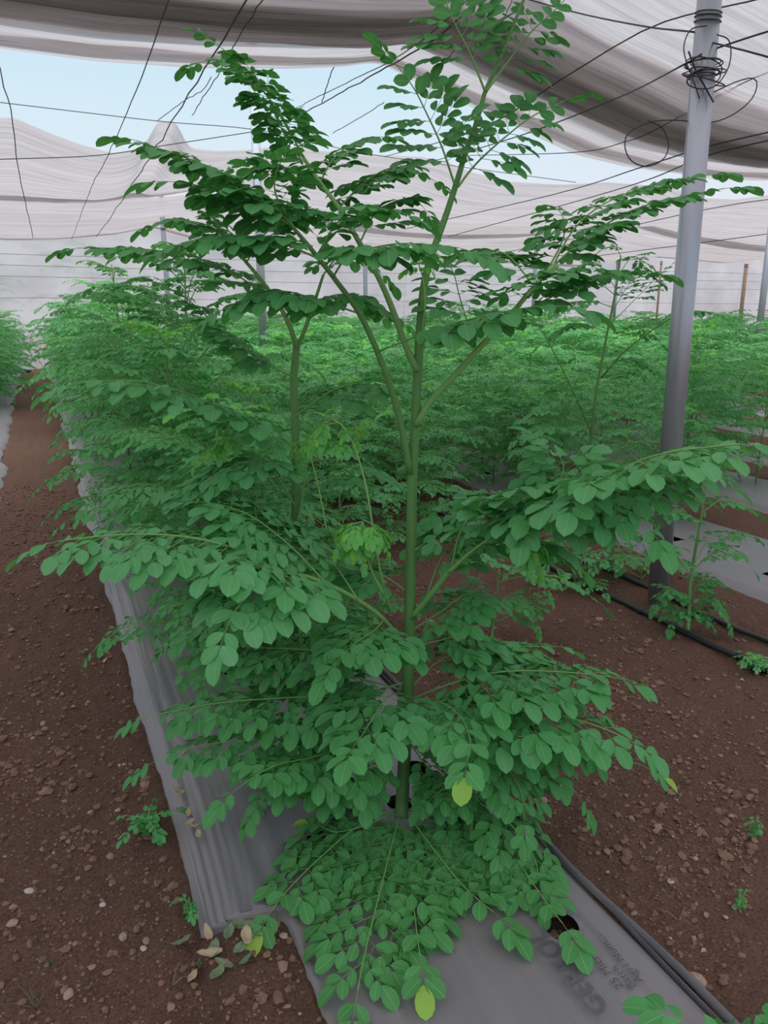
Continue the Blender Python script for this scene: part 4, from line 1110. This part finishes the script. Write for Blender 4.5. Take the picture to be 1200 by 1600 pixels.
# extra plants between the row and the next strip
for i, (x, yy, s) in enumerate(((1.15, 3.1, .62), (1.05, 4.0, .8), (1.15, 5.0, .85), (1.1, 5.9, .9), (1.1, 6.7, .95), (1.12, 7.9, 1.0), (1.1, 9.2, 1.0), (1.1, 10.6, 1.0), (1.1, 12.2, 1.0))):
    place(MID[(i + 1) % 4] if i < 5 else FAR[i % 6], x, yy, random.random() * 6.28, s, f'lower moringa plant on the inner side of the tall row, {ORD[i]} from the front')
# the row beyond the path
for i, yy in enumerate(np.arange(13.6, 23.0, .95)):
    place(FAR[(i * 5) % 6], -0.90 + random.uniform(-.12, .12), yy, random.random() * 6.28, random.uniform(1.0, 1.12), f'moringa plant in the row across the soil path, {ORD[i]} counted towards the back wall')
# strip between the beds (no film near the camera)
STRIP_PLANTS = [(2.15, 4.6, .72), (1.85, 5.1, .62), (2.6, 5.2, .7), (2.2, 5.8, .8), (2.75, 6.1, .75), (1.9, 6.4, .8), (2.4, 6.9, .85), (2.9, 7.2, .85), (2.0, 7.5, .85), (2.45, 8.2, .9), (2.95, 8.6, .9), (2.0, 8.9, .92), (2.5, 9.7, .92),
                (2.1, 10.4, .95), (2.7, 11.2, .95), (2.1, 12.1, .95), (2.5, 13.3, 1), (2.2, 14.6, 1), (2.5, 16.2, 1), (2.2, 18, 1), (2.4, 20.4, 1)]
for i, (x, yy, s) in enumerate(STRIP_PLANTS):
    place(MID[i % 4] if i < 6 else FAR[i % 6], x, yy, random.random() * 6.28, s, f'moringa plant on the bare soil strip behind the tallest trunk, {ORD[i]} from the front')
for i, (px_, py_, s_) in enumerate(((705, 745, .62), (770, 735, .6), (842, 742, .6), (610, 745, .6), (655, 705, .66), (560, 760, .58), (800, 690, .66))):
    q_ = gnd(px_, py_ + 25)
    place(MID[i % 4], q_[0], q_[1], i * 1.7, s_, f'low bushy moringa plant fronting the bare strip, {ORD[i]} of seven behind the trunk')
# the big field of beds
for bi, (a, b) in enumerate(BEDS[2:]):
    xm = (a + b) / 2
    y0 = max(4.3 if bi == 0 else 3.8, xm / 1.18)
    k = 0
    step = 0.58 if bi < 3 else (.84 if bi < 8 else 1.15)
    for yy in np.arange(y0, 23.0, step):
        x = xm + (-.26 if k % 2 else .26) + random.uniform(-.1, .1)
        y2 = yy + random.uniform(-.12, .12)
        d = x * HD[0] + y2 * HD[1]
        s = random.uniform(.86, 1.12)
        if random.random() < .07: s *= 1.2
        lab = f'moringa plant in the {ORD[bi]} bed beyond the thick post, {ORD[k]} from the front'
        if d < 6.2: place(MID[k % 4], x, y2, random.random() * 6.28, s * .80, lab)
        else: place(FAR[(k + bi) % 6], x, y2, random.random() * 6.28, s * (.82 if d < 9 else 1.0), lab)
        k += 1

# ---- trees outside, faintly seen through the sheet wall
for i, (x, y, sc_, lab) in enumerate(((-1.5, 26.8, 2.2, 'tree outside dimly showing through the back wall beyond the soil path'), (1.9, 27.6, 2.5, 'tree outside dimly showing through the back wall above the tall row'), (-4.2, 28.0, 2.6, 'tree outside dimly showing through the back wall at the outer path side'),
                                        (13.0, 27.5, 2.4, 'tree outside dimly showing through the back wall behind the tallest trunk'))):
    r_ = place(FART[i], x, y, i * 1.3, sc_, lab, name='tree'); r_['category'] = 'tree'
# ---- slender plant in the strip near the post
bC = gnd(906, 868, .0); dC = dist(bC)
Cp = Plant(bC, 'slender moringa plant with airy top before the next bed, left of the thick post', seed=12)
Cp.tube_part('stem', wpath([(906, 868), (912, 790), (922, 700), (932, 610), (945, 540), (957, 480), (966, 430), (970, 400)], dC, dC), [.013, .011, .008, .004], 9, (.03, .5), 34)
Cp.tube_part('branch', wpath([(925, 680), (900, 620), (870, 560), (850, 520)], dC, dC - .2), [.006, .003], 7, (.2, .5), 16)
Cp.tube_part('branch', wpath([(940, 590), (975, 550), (1020, 515), (1060, 490)], dC, dC - .3), [.006, .003], 7, (.2, .5), 16)
def lfC(pix, d0, d1, n, pl, ll, **kw): return Cp.leaf(wpath(pix, dC + d0, dC + d1), n, pl, ll, lod=1, **kw)
lfC([(1030, 505), (1050, 490), (1080, 485), (1122, 490)], -.25, -.35, 7, .10, .05, tint=.26, sub=0)
lfC([(966, 430), (990, 400), (1010, 420), (1035, 440)], 0, .1, 6, .12, .045, tint=.24, sub=0)
lfC([(950, 510), (1000, 460), (1030, 430), (1060, 405)], 0, .2, 7, .12, .045, tint=.24, sub=0, bare=.4)
lfC([(962, 450), (930, 410), (900, 420), (870, 440)], 0, .1, 6, .12, .045, tint=.3, sub=0)
lfC([(957, 480), (920, 470), (880, 480), (830, 500)], 0, -.1, 7, .12, .045, tint=.26, sub=0)
lfC([(945, 540), (990, 510), (1010, 520), (1040, 540)], 0, .1, 6, .12, .045, tint=.26, sub=0)
lfC([(850, 520), (830, 500), (810, 490), (790, 500)], -.2, -.3, 6, .11, .045, tint=.26, sub=0)
lfC([(935, 610), (980, 580), (1010, 590), (1030, 610)], 0, -.1, 6, .13, .045, tint=.3, sub=.2)
lfC([(925, 680), (960, 650), (1000, 650), (1040, 670)], 0, -.2, 7, .15, .045, tint=.32, sub=.3)
lfC([(922, 700), (880, 670), (840, 670), (800, 690)], 0, -.2, 7, .15, .045, tint=.32, sub=.3)
lfC([(918, 740), (960, 720), (990, 740), (1010, 770)], 0, -.2, 6, .13, .045, tint=.26, sub=.3)
lfC([(912, 780), (870, 770), (850, 790), (835, 820)], 0, -.2, 6, .13, .045, tint=.2, sub=.3)
lfC([(909, 820), (940, 800), (970, 820), (985, 850)], 0, -.15, 6, .11, .042, tint=.16, sub=.2)
lfC([(908, 840), (880, 830), (865, 850), (850, 870)], 0, -.15, 5, .11, .042, tint=.16, sub=.2)
lfC([(970, 400), (960, 385), (940, 390)], 0, 0, 4, .06, .035, tint=.5, sub=0)
lfC([(955, 490), (985, 440), (1000, 425), (1020, 430)], 0, .05, 6, .11, .04, tint=.24, sub=0, bare=.3)
lfC([(960, 460), (925, 435), (895, 440), (850, 460)], .05, .05, 7, .12, .042, tint=.26, sub=0, bare=.2)
lfC([(950, 520), (905, 505), (870, 520), (840, 540)], 0, .1, 7, .13, .042, tint=.28, sub=.1, bare=.2)
lfC([(940, 570), (985, 560), (1020, 575), (1045, 600)], .05, .1, 7, .13, .042, tint=.3, sub=.2, bare=.2)
lfC([(930, 640), (890, 620), (860, 625), (820, 650)], 0, -.05, 7, .14, .044, tint=.32, sub=.3, bare=.2)
b2 = gnd(958, 905, 0); d2 = dist(b2)
C2 = Plant(b2, 'thin dark moringa stem with few leaves standing just before the next bed film', seed=14)
C2.tube_part('stem', wpath([(953, 888), (960, 830), (966, 780)], d2, d2 + .05), [.007, .004], 8, (.02, .2), 16)
for q in ([(966, 780), (990, 760), (1010, 780)], [(964, 800), (930, 790), (900, 810)], [(962, 820), (990, 830), (1005, 850)], [(966, 780), (955, 745), (935, 735)]):
    C2.leaf(wpath(q, d2, d2 - .05), 5, .09, .042, lod=1, tint=.16, sub=0)
# ---- small plant in front of the post
bD = gnd(1075, 985, 0); dD = dist(bD)
Dp = Plant(bD, 'small bushy moringa plant rooted beside the black pipe at the foot of the thick post', seed=15)
Dp.tube_part('stem', wpath([(1075, 985), (1080, 900), (1092, 830), (1102, 770), (1108, 730)], dD, dD + .1), [.009, .007, .003], 9, (.2, .6), 24)
def lfD(pix, d0, d1, n, pl, ll, **kw): return Dp.leaf(wpath(pix, dD + d0, dD + d1, .03), n, pl, ll, lod=1, **kw)
for q, a, b, t in (([(1080, 900), (1050, 860), (1035, 850), (1020, 865)], 0, -.1, .3), ([(1083, 890), (1120, 860), (1150, 860), (1180, 890)], 0, -.1, .3), ([(1085, 880), (1110, 840), (1150, 830), (1185, 840)], 0, .1, .32),
                   ([(1092, 830), (1070, 800), (1050, 800), (1030, 820)], 0, 0, .3), ([(1098, 800), (1130, 780), (1160, 790), (1185, 800)], 0, .1, .3), ([(1102, 770), (1080, 740), (1060, 745)], 0, .1, .3),
                   ([(1078, 940), (1050, 920), (1035, 930), (1025, 945)], 0, -.05, .22), ([(1077, 950), (1100, 930), (1125, 945), (1140, 975)], 0, -.1, .2), ([(1076, 960), (1060, 950), (1050, 975)], 0, -.1, .26),
                   ([(1076, 965), (1090, 950), (1110, 970)], 0, -.05, .2), ([(1078, 930), (1100, 905), (1125, 910)], 0, 0, .22), ([(1108, 730), (1120, 700), (1140, 700)], .1, .1, .3)):
    lfD(q, a, b, 5, .11, .043, tint=t, sub=.2)
# ---- stem on bare soil behind the big spreading leaves
bG = gnd(766, 1020, 0); dG = dist(bG)
Gp = Plant(bG, 'half grown moringa seedling on bare red soil right of the tallest trunk', seed=17)
Gp.tube_part('stem', wpath([(766, 1020), (771, 970), (777, 925), (780, 890)], dG, dG), [.008, .006, .003], 8, (.4, .7), 16)
for q, b, t in (([(779, 900), (760, 870), (730, 865), (700, 885)], -.1, .26), ([(779, 900), (810, 880), (840, 895), (860, 930)], -.1, .26), ([(778, 910), (820, 900), (880, 905), (955, 955)], .2, .30), ([(780, 890), (770, 860), (790, 840)], .1, .3),
                ([(774, 950), (740, 940), (715, 960), (700, 1000)], -.05, .22), ([(775, 940), (800, 930), (825, 945), (840, 980)], -.1, .24), ([(770, 975), (800, 960), (850, 930), (880, 900)], .2, .3), ([(776, 935), (750, 930), (735, 950)], -.1, .22)):
    Gp.leaf(wpath(q, dG, dG + b, .03), 6, .10, .043, tint=t, sub=.1)
# ---- low seedlings and weeds
def little(px, py, label, seed, h, n, llen, ll, name='seedling', tint=.34):
    p = gnd(px, py)
    sg, lv = gen_plant_geo(seed, h, n, llen, llen * .34, ll, 4, 1, tint0=tint, sub=0, top_young=False, lean=.01)
    root = empty(name, p, label, 'seedling' if name == 'seedling' else 'weed')
    sg.build('stem', [STEM], root)
    for a, b in lv:
        o = b.build('compound_leaf', [STEM], root); a.into(Geo()).build('foliage', [LEAF], o)
little(232, 1306, 'tiny green seedling on the soil path against the film edge', 31, .03, 7, .065, .026, tint=.34)
little(898, 912, 'low pale green seedling lying over the black pipe', 32, .12, 8, .34, .036, tint=.44)
little(1000, 905, 'low feathery seedling between black pipe and thick post', 37, .08, 7, .30, .034, tint=.42)
little(1183, 1050, 'light green leafy weed at the end of the black pipe', 33, .05, 12, .07, .022, 'weed', .62)
little(1178, 1312, 'thin green weed sprig on the soil at the outer side', 34, .02, 5, .03, .010, 'weed', .40)
little(1155, 1425, 'tiny greyish grass sprig on the right soil strip', 35, .015, 4, .025, .008, 'weed', .36)
little(300, 1440, 'single small green sprout close to the torn film end', 36, .015, 2, .03, .02, 'weed', .34)
little(250, 800, 'round leaved bright green plant beside the film under the tall row', 38, .30, 11, .30, .062, 'weed', .62)
# leaves reaching in from a plant beside the camera
bH = np.array([gnd(1215, 1760)[0], gnd(1215, 1760)[1], 0]); dH = dist(bH)
Hp = Plant(bH, 'young moringa plant reaching in at the lowest corner beside the film', seed=19)
Hp.tube_part('stem', [bH, bH + (0, 0, .15), bH + (.01, .01, .3)], [.006, .003], 8, (.3, .6), 12)
tp = bH + np.array([.01, .01, .28])
for q, n in (([tp, atD(1160, 1680, dH + .0), atD(1115, 1625, dH + .02), atD(1062, 1592, dH + .05)], 4), ([tp, atD(1190, 1660, dH), atD(1180, 1635, dH + .05), atD(1150, 1610, dH + .1)], 3), ([tp, atD(1220, 1660, dH), atD(1225, 1600, dH + .05), atD(1235, 1565, dH + .1)], 4)):
    Hp.leaf(np.array(q), n, .085, .062, tint=.34, sub=0, bare=.35)

# ------------------------------------------------------------------ litter
random.seed(5)
def curled(name, px, py, l, w_, mat, label, cat, group=None, z=None, mesh=None):
    p = gnd(px, py)
    if mesh is None:
        g = Geo()
        vv, ff = [], []
        for i in range(6):
            u = i / 5
            hw = w_ * math.sin(math.pi * (0.08 + .9 * u)) ** .8
            zc_ = .35 * l * (u - .5) ** 2 * 2
            for s_ in (-1, -.4, .4, 1):
                vv.append((l * (u - .5), hw * s_, zc_ + .5 * hw * s_ * s_ + .003 * random.uniform(-1, 1)))
        for i in range(5):
            for j in range(3): ff.append((i * 4 + j, i * 4 + j + 1, i * 4 + j + 5, i * 4 + j + 4))
        g.add(vv, ff); o = g.build(name, [mat])
        so = o.modifiers.new('t', 'SOLIDIFY'); so.thickness = .0008
    o.location = (p[0], p[1], (soil_z(p[0], p[1]) + .006) if z is None else z)
    o.rotation_euler = (random.uniform(-.4, .4), random.uniform(-.3, .3), random.random() * 6.28)
    tag(o, label, cat, group)
    return o
wl = [(445, 1500), (470, 1495), (455, 1478), (425, 1465), (390, 1470), (345, 1485), (400, 1510), (438, 1515), (385, 1520), (415, 1540), (372, 1505), (420, 1490), (360, 1530), (440, 1470), (405, 1555), (450, 1530)]
for i, (px, py) in enumerate(wl):
    px, py = px - 60 + random.uniform(-4, 4), py
    curled('wilted_leaf', px, py, random.uniform(.035, .06), random.uniform(.008, .016), WILT if i % 4 else DRY, 'wilted grey-green leaf cutting on the soil at the cut film end', 'leaf', 'wilted leaf cuttings')
for i, (px, py, lab) in enumerate(((278, 1250, 'dry curled leaf in the film crease, upper of the two clusters'), (282, 1258, 'dry papery leaf just below the upper crease cluster'), (296, 1290, 'dry pale leaf on the film crease, top of the lower cluster'),
                                   (300, 1305, 'dry tan leaf in the middle of the lower crease cluster'), (305, 1312, 'dry folded leaf at the lower end of the crease cluster'), (312, 1325, 'small dry leaf below the crease clusters on the film'),
                                   (175, 985, 'dry leaf crumb in the film folds beside the path, near the leaf tips'), (190, 1002, 'yellowish dry leaf in the film folds beside the path'), (150, 955, 'dry leaf on the soil against the film fold'),
                                   (158, 1030, 'pale dry leaf tuft on the soil path beside the film'), (165, 1035, 'dry yellow leaf next to the pale tuft on the path'))):
    p = gnd(px, py)
    curled('dry_leaf', px, py, .035, .009, DRY, lab, 'leaf', z=.045 if p[0] > .24 else None)
# sparse grass tufts
def tuft(px, py, n, h, label, mat=GRASS):
    p = gnd(px, py)
    root = empty('grass_tuft', (p[0], p[1], soil_z(p[0], p[1])), label, 'grass')
    for k in range(n):
        a = random.random() * 6.28; b = random.uniform(.3, 1.1)
        q = np.array([math.cos(a) * b, math.sin(a) * b, 1.0 - .4 * b]) * h * random.uniform(.6, 1.2)
        g = Geo(); tube(g, smooth_path([(0, 0, 0), q * .5 + (0, 0, h * .15), q], 8), [.0011, .0004], 3)
        g.build('grass_blade', [mat], root)
tuft(80, 1510, 9, .05, 'thin grass tuft on the soil path close to the pale broad stone')
tuft(55, 1575, 7, .06, 'thin grass tuft lowest on the soil path')
tuft(100, 1270, 6, .05, 'sparse dry grass tuft midway along the soil path', STRAW)
tuft(90, 1370, 6, .04, 'sparse grass tuft above the whitish angular stone')
tuft(270, 1545, 3, .06, 'dry straw stalks lying near the wilted leaf cuttings', STRAW)
tuft(1060, 1440, 5, .05, 'dry straw bits on the right soil strip', STRAW)
tuft(975, 1290, 4, .04, 'fine dry straw bits beside the rolled film edge', STRAW)

# ------------------------------------------------------------------ view
sc = bpy.context.scene
sc.view_settings.view_transform = 'Standard'
sc.view_settings.look = 'None'
sc.view_settings.gamma = 1.0
sc.view_settings.use_curve_mapping = False
sc.view_settings.exposure = 0.0
sc.cycles.max_bounces = 10
sc.cycles.transparent_max_bounces = 16
